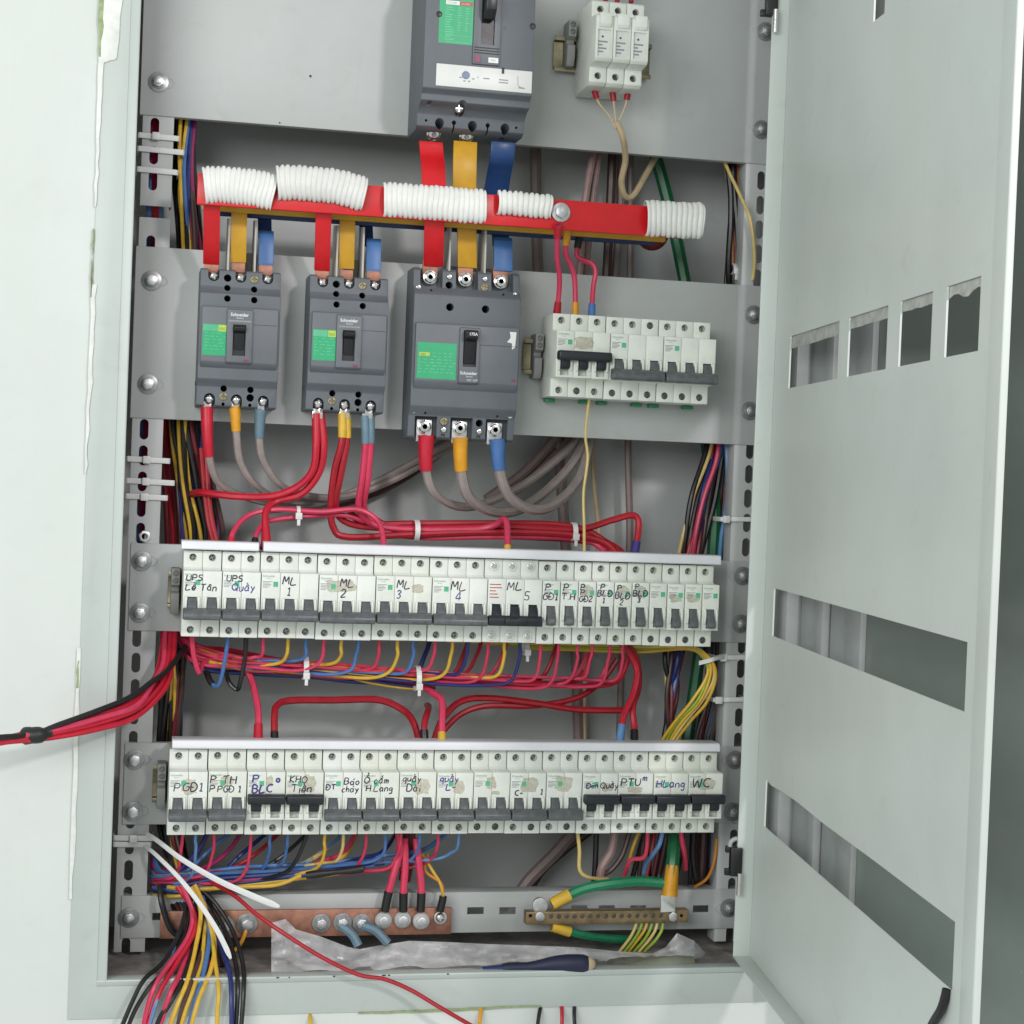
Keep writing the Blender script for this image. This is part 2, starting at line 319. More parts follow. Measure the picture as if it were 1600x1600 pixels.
# frame flange + lip, back, sides
X0, X1, Z0, Z1 = -56.0, 583.0, -355.0, 720.0
fr = MB().box(-90, 618, YF, YF+2.5, -391, 745)
fr.build('frame', FRAMEP, cab, bev=.8, cut=MB().box(X0-9, X1+9, YF-5, YF+10, Z0-6, Z1+9))
lip = [(X0-9, YF+.4), (X0-1.2, YF-1.6), (X0, YF-1), (X0, YF+14), (X0-1.6, YF+14), (X0-1.8, YF+.6), (X0-9, YF+2.6)]
MB().prism(lip, Z0-2, Z1, 'z').build('frame_lip', FRAMEP, cab, bev=.25)
lipz = [(YF+.4, Z0-6), (YF-1.6, Z0-1.2), (YF-1, Z0), (YF+14, Z0), (YF+14, Z0-1.6), (YF+.6, Z0-1.8), (YF+2.6, Z0-6)]
MB().prism(lipz, X0-9, X1+9, 'x').build('frame_lip', FRAMEP, cab, bev=.25)
lipr = [(X1+9, YF+.4), (X1+1.2, YF-1.6), (X1, YF-1), (X1, YF+14), (X1+1.6, YF+14), (X1+1.8, YF+.6), (X1+9, YF+2.6)]
MB().prism(lipr, Z0-2, Z1, 'z').build('frame_lip', FRAMEP, cab, bev=.25)
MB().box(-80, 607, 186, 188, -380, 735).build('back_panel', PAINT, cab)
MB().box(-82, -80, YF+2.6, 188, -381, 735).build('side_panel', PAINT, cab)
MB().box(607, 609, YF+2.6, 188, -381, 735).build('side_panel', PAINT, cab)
MB().box(-80, 607, YF+4, 186, -358, -356.6).build('bottom_panel', mat('mottled_brown_floor', (.27, .25, .235), .85, var=.3, vscale=30), cab)  # floor in a mottled brown, darker than the grey panels
MB().box(-80, 607, YF+4, 186, 733, 735).build('top_panel', PAINT, cab)
for px, py, wd in ((434, 1526, 4), (452, 1526, 2), (522, 1524, 3), (600, 1521, 6), (608, 1521, 3), (700, 1519, 3)):
    p = at(px, py, YF-1.7); MB().box(p.x-wd*.3, p.x+wd*.3, YF-2.0, YF-.6, Z0-1.3, Z0-.3).build('paint_chip', BLK, cab)
# perforated uprights
def slotcut(c, x, z0, z1, wd, y0=60, y1=90):
    r = wd/2; P = [(x+r*math.cos(a), z1-r+r*math.sin(a)) for a in [math.pi*i/8 for i in range(9)]]+[(x-r*math.cos(a), z0+r-r*math.sin(a)) for a in [math.pi*i/8 for i in range(9)]]
    c.prism(P, y0, y1, 'y')
def upright(xa, xb, xs, zb, zt, slots, y=72, flip=1):
    u = MB(); e = xa if flip > 0 else xb
    prof = [(xa, y), (xb, y), (xb, y+22), (xb-1.8, y+22), (xb-1.8, y+1.8), (xa+1.8, y+1.8), (xa+1.8, y+22), (xa, y+22)]
    u.prism(prof, zb, zt, 'z'); c = MB()
    for a, b in slots: slotcut(c, xs, a, b, 8.2, y-3, y+6)
    return u.build('upright', PAINT, cab, bev=.5, cut=c)
def zat(px, py): return at(px, py, 72).z
SL = [(zat(243, 216), zat(243, 184)), (zat(243, 257), zat(243, 229)), (zat(243, 298), zat(243, 268)),
      (zat(240, 400), zat(240, 368))]+[(zat(230, b), zat(230, a)) for a, b in [(655, 687), (696, 727), (737, 768), (776, 808), (817, 850)]]
SLlow = [(zat(x, b), zat(x, a)) for x, a, b in [(219, 981, 1011), (217, 1020, 1051), (215, 1061, 1091), (213, 1101, 1132), (211, 1142, 1175), (208, 1265, 1295), (208, 1305, 1335), (205, 1344, 1376), (203, 1385, 1415), (200, 1465, 1497)]]
upright(-51, -21.5, -39.5, at(240, 322, 72).z, 730, SL[:3])
_u = upright(-51, -21.5, -39.5, -352, at(240, 340, 72).z, SL[3:]+SLlow)
RS = []
zz = 445
while zz > -345: RS.append((zz-19, zz)); zz -= 25.2
upright(556, 586, 573, -352, 730, RS)
_p = at(226, 838, 71); MB().cyl((_p.x, 71.8, _p.z), 'y', 6, -4, 6).build('nut', STEEL, _u, bev=.4, cut=MB().cyl((_p.x, 72, _p.z), 'y', 3, -8, 14))
# mounting plates with their bolts
def plate(x0, x1, z0, z1, bolts, th=2.0, fold=10, cut=None):
    prof = [(YP, z0), (YP, z1), (YP+fold, z1), (YP+fold, z1-th), (YP+th, z1-th), (YP+th, z0+th), (YP+fold, z0+th), (YP+fold, z0)]
    if fold: mb = MB().prism(prof, x0, x1, 'x')
    else: mb = MB().box(x0, x1, YP, YP+th, z0, z1)
    p = mb.build('mounting_plate', PAINT, cab, bev=.6, cut=cut)
    for bx_, bz, nt in bolts:
        bolt(p, (bx_, YP, bz), nt)
        sg = 1 if bx_ < 250 else -1
        q = MB(); q.tube(smooth([(bx_+sg*2, YP-.1, bz+4.4), (bx_+sg*11, YP-.1, bz+4.4), (bx_+sg*15, YP-.1, bz), (bx_+sg*11, YP-.1, bz-4.4), (bx_+sg*2, YP-.1, bz-4.4)]), .6, 6); q.build('slot_rim', PAINT, p)
    return p
B = lambda x, z, n=True: (x, z, n)
YB = 66
tp = plate(-54, 585, 452, 700, [B(-37.5, at(246, 127, YB).z), B(570, at(1187, 47, YB).z), B(570, at(1183, 201, YB).z)])
MB().cyl(at(485, 119, YP)+Vector((0, -.2, 0)), 'y', 1.3, .1, 10).build('drilled_hole', BLK, tp)
MB().cyl(at(437, 192, YP)+Vector((0, -.2, 0)), 'y', .9, .1, 8).build('drilled_hole', BLK, tp)
plate(-53, 585, 163, 327, [B(-37.5, at(240, 438, YB).z, 0), B(-37.5, at(235, 600, YB).z, 0), B(570, at(1176, 491, YB).z), B(570, at(1171, 642, YB).z)])
plate(-48, 585, -41, 43, [B(-37.5, at(222, 877, YB).z), B(-37.5, at(219, 958, YB).z), B(570, at(1157, 900, YB).z), B(570, at(1154, 975, YB).z)])
plate(-47, 585, -228, -149, [B(-37.5, at(208, 1188, YB).z, 0), B(-37.5, at(206, 1269, YB).z, 0), B(570, at(1147, 1188, YB).z), B(570, at(1144, 1270, YB).z)])
cs = MB()
for px, py in [(252, 1432), (743, 1423), (793, 1423), (905, 1420), (948, 1420), (997, 1420), (1095, 1420)]:
    p = at(px, py, YP); cs.box(p.x-8.5, p.x+8.5, YP-5, YP+6, p.z-3.6, p.z+3.6)
plate(-45, 585, -338, -297, [B(-37.5, at(200, 1435, YB).z), B(570, at(1140, 1420, YB).z)], cut=cs, fold=22)

# the inner door, swung open towards the camera
TH = 1.4436; DU = Vector((-math.cos(TH), -math.sin(TH), 0)); DN = Vector((-math.sin(TH), math.cos(TH), 0)); DH = Vector((565.3, -9.4, 0))
dm = lambda p: DH+DU*p.x+DN*p.y+Vector((0, 0, p.z))
ZB, ZT, DW = -346, 700, 634
sheet = MB().box(0, DW, -1.5, 0, ZB, ZT).map(dm)
wc = MB()
for a, b in [(61.5, 235), (265, 375), (407, 482.5), (513, 581)]: wc.box(a, b, -9, 9, 215, 264.5)
wc.box(38, 585.5, -9, 9, -23.2, 23.2)
wt = [(38, -162), (60, -164.5), (90, -163), (150, -161.5), (260, -163), (400, -162), (585.5, -162), (585.5, -208.5), (38, -208.5)]
wc.prism(wt, -9, 9, 'y'); wc.prism([(299, 620), (299, 502), (330, 501), (330, 620)], -9, 9, 'y'); wc.map(dm)
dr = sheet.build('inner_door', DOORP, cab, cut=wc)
for bx in [(.2, 1.8, 0, 17, ZB, ZT)]: MB().box(*bx).map(dm).build('door_flange', DOORP, dr, bev=.5)
MB().prism([(601, .05), (DW-.6, 3.2), (DW+.2, 2.4), (DW+.2, -1.6), (DW+.02, -1.6), (DW+.02, .06)], ZB, ZT, 'z').map(dm).build('door_flange', DOORP, dr, bev=.4)
MB().box(1.9, DW-34, .02, 17, ZB, ZB+1.6).map(dm).build('door_flange', DOORP, dr, bev=.5)
for a, b, h in [(62, 235, 11), (265.4, 374.6, 9), (407.4, 482, 8), (513.4, 580.6, 8)]:   # strip of old tape across the top of the cut-outs
    P = []; n = 7
    for i in range(n+1): P.append((a+(b-a)*i/n, 264-h+random.uniform(-.5, .5)+(2.5*math.sin(i*1.3) if a > 500 else 0)))
    MB().prism([(a, 264.2)]+P+[(b, 264.2)], -2.2, -1.7, 'y').map(dm).build('tape_strip', RESID, dr)
MB().prism([(60, -160), (95, -158.5), (150, -159), (152, -162.6), (96, -164.6), (60, -165.4)], -2.4, -1.6, 'y').map(dm).build('tape_strip', RESID, dr)
for zc in (at(1165, 1350, -20).z, at(1218, 20, -20).z+14):
    k = MB().box(-4, 6, 12.5, 24, zc-14, zc+14).box(-5.5, 0, 16, 28, zc+8, zc+14.5).box(-5.5, 0, 16, 28, zc-14.5, zc-8).map(dm).build('hinge', BLK, dr, bev=.6)
    MB().cyl((8.2, 15, zc-32), 'z', 2.8, 22, 14).map(dm).build('hinge_pin', CHROME, k)
    MB().tube(smooth([(-2, 24, zc+14), (-2, 23, zc+19), (-2, 18, zc+22), (-2, 13, zc+20)]), 2.4, 8).map(dm).build('hinge_clip', OUTS, k)
q = MB().tube(smooth([dm(Vector((581, 2, -208))), dm(Vector((578, 4, -222))), dm(Vector((560, 6, -245))), dm(Vector((548, 6, -280)))]), 3.2, 8); q.build('rubber_seal', BLK, dr)
# outer door, folded further back
OH = Vector((594, -24, 0)); OU = Vector((.25, -.968, 0)); ON = Vector((-.968, -.25, 0))
om = lambda p: OH+OU*p.x+ON*p.y+Vector((0, 0, p.z))
od = MB().box(0, 640, -2, 0, -372, 720).map(om).build('outer_door', OUTD, cab)
for a, b, h in [(0, 14, 22), (14, 46, 5), (46, 58, 12), (60, 84, 4), (86, 110, 7)]: MB().box(a, b, .05, h, -371, 719).map(om).build('outer_door_stile', OUTS, od, bev=.8)

# ------------------------------------------------------------------ miniature breakers
PW = 17.7
def pole_profile(): return [(66, -40.5), (20.5, -40.5), (20, -40), (20, -23.5), (17, -22.6), (0, -22.5), (0, 22.5), (17, 22.8), (20, 25), (20, 40), (20.5, 40.5), (66, 40.5), (66, 18), (60, 17), (60, -17), (66, -18)]
def body_data(n, holes=True):
    me = None; mb = MB(); c = MB()
    for i in range(n):
        x = i*18+.15; mb.prism(pole_profile(), x+(.35 if i == 0 else 0), x+PW-(.35 if i == n-1 else 0), 'x')
        for z in (34.1, -34.1): c.cyl((x+8.85, 10, z), 'y', 3.5, 17, 18)
        c.box(x+4.6, x+13.1, -3, 7, -20.6, -1.6)
    return mb.data('body', Vector((0, 0, 0)), .45, c)
BODY = {n: body_data(n) for n in (1, 2, 3)}
SCREW = MB().cyl((0, 0, 0), 'y', 3.1, 2.2, 14).data('terminal_screw', bev=.5)
_ss = MB().cyl((0, 0, 0), 'y', 2.9, 2, 14); _sc = MB().box(-2.4, 2.4, -1, .9, -.4, .4).box(-.4, .4, -1, .9, -2.4, 2.4)
SCREW = _ss.data('terminal_screw', bev=.35, cut=_sc)
CSCREW = SCREW.copy(); CSCREW.materials.clear(); CSCREW.materials.append(CHROME)
RIMSCREW = MB().cyl((0, 0, 0), 'y', 4.6, 2.4, 18).data('screw_collar', bev=.4, cut=MB().cyl((0, -1, 0), 'y', 3.0, 2.6, 16))
def toggle_low(): return MB().prism([(6, -2.0), (1.2, -1.9), (-1.5, -4.5), (-5.5, -12.5), (-3, -19.5), (6, -19.8)], -4.2, 4.2, 'x').data('toggle', bev=.5)
def toggle_single(): return MB().prism([(6, -2.0), (.6, -1.9), (-1.0, -4.5), (-3, -10), (-7.5, -13.5), (-8.5, -18.5), (-6.5, -20), (6, -20.2)], -4.0, 4.0, 'x').data('toggle', bev=.9)
def toggle_up(): return MB().prism([(6, -14.6), (-2.4, -14.4), (-5, -12), (-6, -4), (-3, 1.5), (6, -1.8)], -4.2, 4.2, 'x').data('toggle', bev=.5)
TL, TS, TU = toggle_low(), toggle_single(), toggle_up()
def bar_data(n, up):
    w0, w1 = .7, n*18-.7
    if up: prof = [(-3, -6.4), (-9.5, -6.6), (-12, -4.5), (-12, 1.4), (-10, 2.9), (-2, 2.7), (-.4, 1), (-.4, -5)]
    else: prof = [(-2.5, -11.4), (-7, -11.6), (-10.5, -13.6), (-12.5, -17), (-12.6, -20.6), (-11, -22.2), (-3, -22.6), (-.6, -21.5), (-.6, -13)]
    return MB().prism(prof, w0, w1, 'x').data('handle_bar', bev=1.5, seg=3)
BARD = {(n, u): bar_data(n, u) for n in (2, 3) for u in (0, 1)}
TLK = toggle_low(); TLK.materials.append(TOGK)
BARK = MB().prism([(-.6, -13), (-6, -12), (-9, -15), (-9, -22), (-.6, -22)], .7, 53.3, 'x').prism([(-8.9, -14), (-13, -15), (-13, -20.5), (-8.9, -21)], 16, 37, 'x').data('handle_bar', bev=.7); BARK.materials.append(TOGK)
PRONG = MB().prism([(.4, -17), (-2.2, -15.5), (-3.4, -8), (-2.4, -1.5), (.4, -.4)], -.85, .85, 'x').data('toggle_guard', bev=.35)
GUARDS = {}
def guard_data(n):
    mb = MB()
    for i in range(n):
        for dx in (-5.9, 5.9): mb.prism([(.3, -17), (-2.2, -15.5), (-3.4, -8), (-2.4, -1.5), (.3, -.4)], i*18+9+dx-1.0, i*18+9+dx+1.0, 'x')
    return mb.data('toggle_guard', bev=.35)
GUARDS = {n: guard_data(n) for n in (1, 2, 3)}
PR = MB()
for i, L in enumerate((9, 6.5, 8, 7, 5)): PR.box(0, L, -.1, .1, -i*1.35-.28, -i*1.35+.28)
PRINTLINES = PR.data('printed_lines'); SQ = MB().box(-2.2, 2.2, -.08, .08, -2.4, 2.4).data('green_square')
CLIP = MB().box(-5, 5, 0, 10, -3.5, 0).data('rail_clip', bev=.5)
GRCLIP = mat('green_clip_plastic', (.02, .26, .10), .4)
def stain(parent, y, x, z, w_, h_, seed):
    rd = random.Random(seed); P = []
    for i in range(18):
        a = 2*math.pi*i/18; P.append((x+w_/2*math.copysign(abs(math.cos(a))**.5, math.cos(a))*rd.uniform(.75, 1.1), z+h_/2*math.copysign(abs(math.sin(a))**.5, math.sin(a))*rd.uniform(.75, 1.1)))
    return MB().prism(P, y-.06, y+.03, 'y').build('glue_stain', STAIN, parent)
def breaker(x, zc, n, label, group, state='low', hand=(), stains=(), m=BRK, lit=(), brand=True, toggle_m=None, clip=False):
    _j = random.Random(int(x*3+zc)); x += _j.uniform(-.12, .12); zc += _j.uniform(-.45, .45)
    t = thing('circuit_breaker', label, 'circuit breaker', (x, 0, zc), group); o = ORG[t]
    link('body', BODY[n], None, t, o).data.materials or BODY[n].materials.append(BRK)
    link('toggle_guard', GUARDS[n], BRK, t, o)
    tm = toggle_m or (TOGK if state == 'up' else TOG)
    for i in range(n):
        cx = x+i*18+9
        d = TS if n == 1 else TU if state == 'up' else TLK if toggle_m else TL
        if not d.materials: d.materials.append(TOGK if state == 'up' else TOG)
        link('toggle', d, None, t, (cx, 0, zc))
        for k, dz in enumerate((34.1, -34.1)):
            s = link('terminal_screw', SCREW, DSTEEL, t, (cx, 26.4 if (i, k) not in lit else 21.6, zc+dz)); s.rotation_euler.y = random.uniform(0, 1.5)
            if m is BRKD: s.location.y = .0176; ORG[s] = Vector((cx, 17.6, zc+dz)); s.data = CSCREW; link('screw_collar', RIMSCREW, BRK, s, (cx, 18.2, zc+dz))
    if n > 1:
        bd = BARK if toggle_m else BARD[n, 1 if state == 'up' else 0]
        if not bd.materials: bd.materials.append(TOGK if state == 'up' else TOG)
        link('handle_bar', bd, None, t, o)
    if brand:
        text('Schneider', 2.9 if n > 1 else 2.5, (x+1.4, -.12, zc+18.4), t, PRINTGR if n > 1 else PRINTGR)
        text('Electric', 1.4, (x+5, -.12, zc+16.7), t, PRINTGR)
        link('printed_lines', PRINTLINES, PRINTG, t, (x+1.6, -.05, zc+14.2))
        link('green_square', SQ, GREENT, t, (x+13.6, -.08, zc+11.8))
    for k, (sx, sz, sw, sh) in enumerate(stains): stain(t, 0, x+sx, zc+sz, sw, sh, int(x*7+k+zc))
    for k, hw in enumerate(hand):
        s, hx, hz, hh = hw[:4]; handwriting(t, -.14, x+hx, zc+hz, s, hh, hw[4] if len(hw) > 4 else INK, hw[5] if len(hw) > 5 else .56, seed=k+int(abs(x)))
    if clip:
        for i in range(n):
            if i % 2 == 0: link('rail_clip', CLIP, GRCLIP, t, (x+i*18+9, 54, zc-41.1))
    return t
# the sixty-module world: three rails
RAILP = [(7.5, -17.5), (7.5, -16.3), (1.2, -13.7), (1.2, 13.7), (7.5, 16.3), (7.5, 17.5)]
def rail(x0, x1, zc, y0, label):
    pr = [(y0, -17.5), (y0, -13.2), (y0+6.2, -12.6), (y0+6.2, 12.6), (y0, 13.2), (y0, 17.5), (y0+1.1, 17.5), (y0+1.1, 14.3), (y0+7.4, 13.7), (y0+7.4, -13.7), (y0+1.1, -14.3), (y0+1.1, -17.5)]
    return tag(MB().prism([(a, b+zc) for a, b in pr], x0, x1, 'x').build('mounting_rail', YZINC, bev=.15), label, 'mounting rail')
def endstop(x, zc, y, label):
    t = thing('end_stop', label, 'end stop', (x, y, zc))
    MB().prism([(y+8, -22), (y-8, -22), (y-12, -14), (y-12, -2), (y-6, 0), (y-6, 4), (y-15, 6), (y-15, 22), (y+8, 22)], x-8.5, x-.6, 'x').map(lambda p: (p.x, p.y, p.z+zc)).build('body', mat('grey_clamp_plastic', (.27, .27, .26), .5), t, bev=.6)
    for dz in (17.5, 10.5): link('screw', SCREW, DSTEEL, t, (x-4.5, y-15.6, zc+dz))
    return t
Z1C, Z2C, Z3C, X2, X3 = -.7, -187.3, 241.2, -6.3, 346.0
rail(328, 515, Z3C, 60, 'yellow zinc rail behind the three-breaker group on the middle plate')
rail(-12, 530, Z1C, 60, 'zinc rail carrying the upper breaker row')
rail(-20, 538, Z2C, 60, 'zinc rail carrying the lower breaker row')
endstop(344.5, Z3C, 60, 'grey rail end clamp left of the three-breaker group'); endstop(-1.0, Z1C, 60, 'grey rail end clamp left of the upper breaker row'); endstop(-7.4, Z2C, 60, 'grey rail end clamp left of the lower breaker row')
G3, G1, G2 = 'three-pole breakers on the middle plate', 'breakers in the upper row', 'breakers in the lower row'
breaker(X3, Z3C, 3, 'white three-pole breaker with raised black handle bar, first on the middle plate', G3, 'up', stains=[(28, 12, 20, 13)], clip=1, lit=[(1, 1)])
breaker(X3+54, Z3C, 3, 'white three-pole breaker with lowered handle, second of the middle plate group', G3, clip=1, lit=[(0, 1), (1, 1), (2, 1), (2, 0)])
breaker(X3+108, Z3C, 3, 'white three-pole breaker with lowered handle, rightmost of the middle plate group', G3, clip=1, lit=[(0, 1), (1, 1), (2, 1)])
x = 0
breaker(0, Z1C, 2, 'white two-pole breaker handwritten UPS Le Tan, leftmost in the upper row', G1, hand=[('UPS', 3, 13.5, 5.5), ('Lễ Tân', 2.5, 4.5, 6)])
breaker(36, Z1C, 2, 'white two-pole breaker handwritten UPS Quay in the upper row', G1, hand=[('UPS', 4, 14, 5.5), ('Quầy', 9, 5.5, 6.5, INKB)])
hw = {0: [('ML', 20, 12, 7), ('1', 24, 2.0, 7)], 1: [('ML', 20, 12, 7), ('2', 21, 2.0, 7)], 2: [('ML', 20, 11.5, 7), ('3', 20, 2.0, 7, INKB)], 3: [('ML', 18, 11, 8), ('4', 23, 1.5, 8, INKB)]}
for i in range(4): breaker(72+54*i, Z1C, 3, 'white three-pole breaker handwritten ML %d, %s from the left in the upper row' % (i+1, ('third', 'fourth', 'fifth', 'sixth')[i]), G1, hand=hw[i], stains=[((9, 14, 14, 10), (20, 12, 30, 12), (40, 11, 12, 9), (44, 14, 10, 6))[i]] if i in (1, 2) else ())
t5 = breaker(288, Z1C, 3, 'cream three-pole breaker with visible cross screws handwritten ML 5 in the upper row', G1, m=BRKD, lit=[(a, b) for a in range(3) for b in range(2)], brand=False, toggle_m=TOGK, hand=[('ML', 19, 12, 8), ('5', 36, 2.5, 7.5)])
q = MB()
for i, L in enumerate((11, 12, 6, 8, 9)): q.box(290, 290+L, -.12, .05, Z1C+17-i*3.1, Z1C+17.9-i*3.1)
q.build('printed_lines', REDL, t5)
SX = 342
names = ['GD1', 'TH', 'second GD2', 'BLD 1', 'BLD 2', 'BLD 3']; nth = ['first', 'second', 'third', 'fourth', 'fifth', 'sixth']
hs = [[('P', 3, 13.5, 6), ('GĐ1', .8, 4.5, 6)], [('P', 3, 13.5, 6), ('T.H', 1, 4.5, 6)], [('P', 2, 15, 5), ('P', 2, 9.5, 5), ('GĐ2', 1, 3.5, 5)], [('P', 4, 15, 5), ('BLĐ', 1, 8.5, 5.5), ('1', 6, 2, 5)], [('P', 3, 15, 5), ('BLĐ', 1, 7, 5.5), ('2', 6, 1, 5)], [('P', 3, 16, 5), ('BLĐ', 1, 9.5, 5.5), ('3', 6, 3.5, 4.5)]]
for i in range(6): breaker(SX+18*i, Z1C, 1, 'white single-pole breaker handwritten P %s, %s single-pole one in the upper row' % (names[i], nth[i]), G1, hand=hs[i], stains=[(9, 13, 12, 12)] if i in (2, 4, 5) else ())
for i, w_ in enumerate(('fourth from the right', 'third from the right', 'second from the right', 'rightmost')):
    breaker(SX+18*(6+i), Z1C, 1, 'unmarked white single-pole breaker, %s in the upper row' % w_, G1, stains=[(9, 9, 13, 9)] if i in (1, 2) else (), lit=[(0, 1)])
R2 = [('P GD 1, leftmost', 'low', [('P', 5, 4.5, 7), ('GĐ1', 13, 4.5, 7.5)], [(19, 9, 15, 16)], ()),
      ('P TH and P PGD 1', 'low', [('P', 2, 11.5, 6.5), ('TH', 13, 11.5, 7), ('P', 1.5, 3.5, 6), ('PGĐ 1', 9, 3.5, 5.5)], [(17, 13, 13, 11)], ()),
      ('P BLC in thick blue ink', 'up', [('P', 5, 12.5, 7, INKB, .8), ('o', 27, 13, 6, INKB, 1.0), ('BLC', 5, 3.6, 7, INKB, .8)], [(21, 14, 6, 11)], ()),
      ('KHO Tien', 'up', [('KHO', 4, 13, 6), ('Tiền', 5, 3.8, 7)], [(22, 12, 13, 17)], ()),
      ('DT Bao chay', 'low', [('ĐT', 2, 6, 5), ('Báo', 19, 11, 6), ('cháy', 17, 4, 5.4)], (), ()),
      ('O cam H.Lang', 'low', [('Ổ cắm', 2, 12, 6), ('H.Lang', 4, 4.5, 5.6)], (), ()),
      ('quay Dai', 'low', [('quầy', 3, 13.5, 6), ('Dài', 7, 4, 6.5, INK, .55)], [(21, 9, 17, 16)], ()),
      ('quay with a scribble and torn tape', 'low', [('quầy', 3, 14, 6, INKB), ('L-', 9, 6, 6, INKB, .7)], [(21, 9, 12, 14)], ()),
      (None, 'low', (), [(17, 12, 10, 12), (22, 3, 9, 4)], [(0, 1), (1, 1)]),
      ('C with a rubbed-out line', 'low', [('C-', 5, 1, 5, INK, .7), ('1', 30, 2, 5)], [(19, 11, 17, 15)], [(1, 1)]),
      (None, 'low', (), [(17, 12, 18, 15)], [(1, 1)]),
      ('Den Quay', 'up', [('Đèn', 4, 8, 5), ('Quầy', 18, 8, 5.5)], [(25, 9, 12, 9)], ()),
      ('PTUM', 'up', [('PTU', 3, 10, 7, INK, .65), ('m', 25, 15, 6, INKB, .6)], [(17, 6, 17, 6)], ()),
      ('HLang', 'up', [('HLang', 3, 9, 7, INKB, .6)], (), ()),
      ('WC, rightmost', 'up', [('WC', 4, 9, 9, INK, .6)], [(18, 12, 22, 12)], ())]
for i, (nm, st, h, sn, lit) in enumerate(R2):
    lb = ('white two-pole breaker handwritten %s in the lower row' % nm) if nm else ('white two-pole breaker without handwriting, ninth in the lower row', 'white two-pole breaker with yellow glue stain, eleventh in the lower row')[i > 9]
    breaker(X2+36*i, Z2C, 2, lb, G2, st, hand=h, stains=sn, lit=lit)
# white comb covers above the rows
COMB = mat('white_comb_plastic', (.80, .80, .84), .35, var=.015)
def comb(x0, x1, z0, z1, label):
    t = MB().prism([(12, z0), (11.4, z0+1.2), (12.6, z1-1), (14, z1), (36, z1), (36, z0+3), (30, z0)], x0, x1, 'x').build('comb_busbar_cover', COMB, bev=.4)
    return tag(t, label, 'busbar cover', 'white comb covers above the breaker rows')
comb(-2, 69.5, Z1C+42, Z1C+50.2, 'short white comb busbar cover above the two UPS breakers')
comb(74, 526, Z1C+42, Z1C+51.2, 'long white comb busbar cover above the upper breaker row')
comb(-4, 533, Z2C+42, Z2C+50.2, 'white comb busbar cover above the lower breaker row')

# fuse holders on the top plate
FX, FZ = 368.6, 543.5
rail(347, 447, FZ, 60, 'short yellow zinc rail carrying the three white fuse holders')
endstop(365, FZ+8, 58, 'grey rail end clamp left of the fuse holders')
fbody = MB().prism([(62, -41), (8, -41), (3, -38), (3, -24), (-14, -22), (-17, -19), (-17, 20), (-14, 22.5), (3, 24), (3, 39), (6, 41), (62, 41)], .2, 17.4, 'x').data('body', bev=.6, cut=MB().cyl((8.8, -8, 32), 'y', 3.4, 20, 16).cyl((8.8, -8, -32), 'y', 3.4, 20, 16).box(2.4, 15.2, -20, -14.5, -18, 8))
fdrw = MB().prism([(-13, 9), (-19, 10), (-21, 13), (-20.5, 23), (-15, 24.5), (-10, 24), (-10, 9)], 3, 14.6, 'x').data('fuse_drawer', bev=.7)
for i, wd in enumerate(('left', 'middle', 'right')):
    t = thing('fuse_holder', 'white fuse holder on the top plate, %s of three' % wd, 'fuse holder', (FX+i*17.7, 0, FZ), 'fuse holders on the top plate'); o = ORG[t]
    link('body', fbody, BRK, t, o); link('fuse_drawer', fdrw, BRK, t, o)
    MB().box(o.x+3, o.x+14.6, -14.7, -14.4, FZ-17.5, FZ+7).build('printed_label', WLAB, t)
    q = MB()
    for k, L in enumerate((9, 4, 8, 5)): q.box(o.x+3.6, o.x+3.6+L, -14.9, -14.72, FZ-4-k*3.2, FZ-2.6-k*3.2)
    q.build('printed_lines', PRINTG, t)
    MB().cyl((o.x+7.5, -14.72, FZ+1.5), 'y', 1.0, -.25, 10).build('indicator_hole', BLK, t)
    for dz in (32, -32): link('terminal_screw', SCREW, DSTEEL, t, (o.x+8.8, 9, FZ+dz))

# ------------------------------------------------------------------ moulded case breakers
PH = MB().cyl((0, 0, 0), 'y', 3.9, 3, 18).data('phillips_screw', bev=.6, cut=MB().box(-2.8, 2.8, -2, 1.4, -.65, .65).box(-.65, .65, -2, 1.4, -2.8, 2.8))
PHB = PH.copy(); PHB.name = 'brass_screw'
TSCR = MB().dome((0, 1.6, 0), (0, -1, 0), 4.6, 3.4, 16, 4).data('terminal_screw', cut=MB().box(-3.4, 3.4, -5, -.2, -.6, .6).box(-.6, .6, -5, -.2, -3.4, 3.4))
SOCK = MB().cyl((0, 0, 0), 'y', 7.0, 2, 24).cyl((0, -2.2, 0), 'y', 5.2, 2.2, 20).data('terminal_bolt', bev=.4, cut=MB().cyl((0, -4, 0), 'y', 2.7, 4, 6))
SMALL = MB().cyl((0, 0, 0), 'y', 2.3, 1.6, 14).data('cover_screw', bev=.3, cut=MB().box(-1.8, 1.8, -1, .6, -.35, .35))
def labelsheet(t, x0, x1, z0, z1, y, rows, head=None):
    l = MB().box(x0, x1, y-.25, y, z0, z1).build('rating_label', GREENL, t)
    q = MB(); rd = random.Random(int(x0)); h = (z1-z0)
    for k in range(rows):
        zz = z1-h*(.30+.62*k/rows); xx = x0+1.5
        while xx < x1-2.5:
            L = rd.uniform(1.5, 5); q.box(xx, min(xx+L, x1-1), y-.36, y-.26, zz, zz+h*.028); xx += L+rd.uniform(1, 4.5)
    q.build('printed_lines', GREENT, l); return l
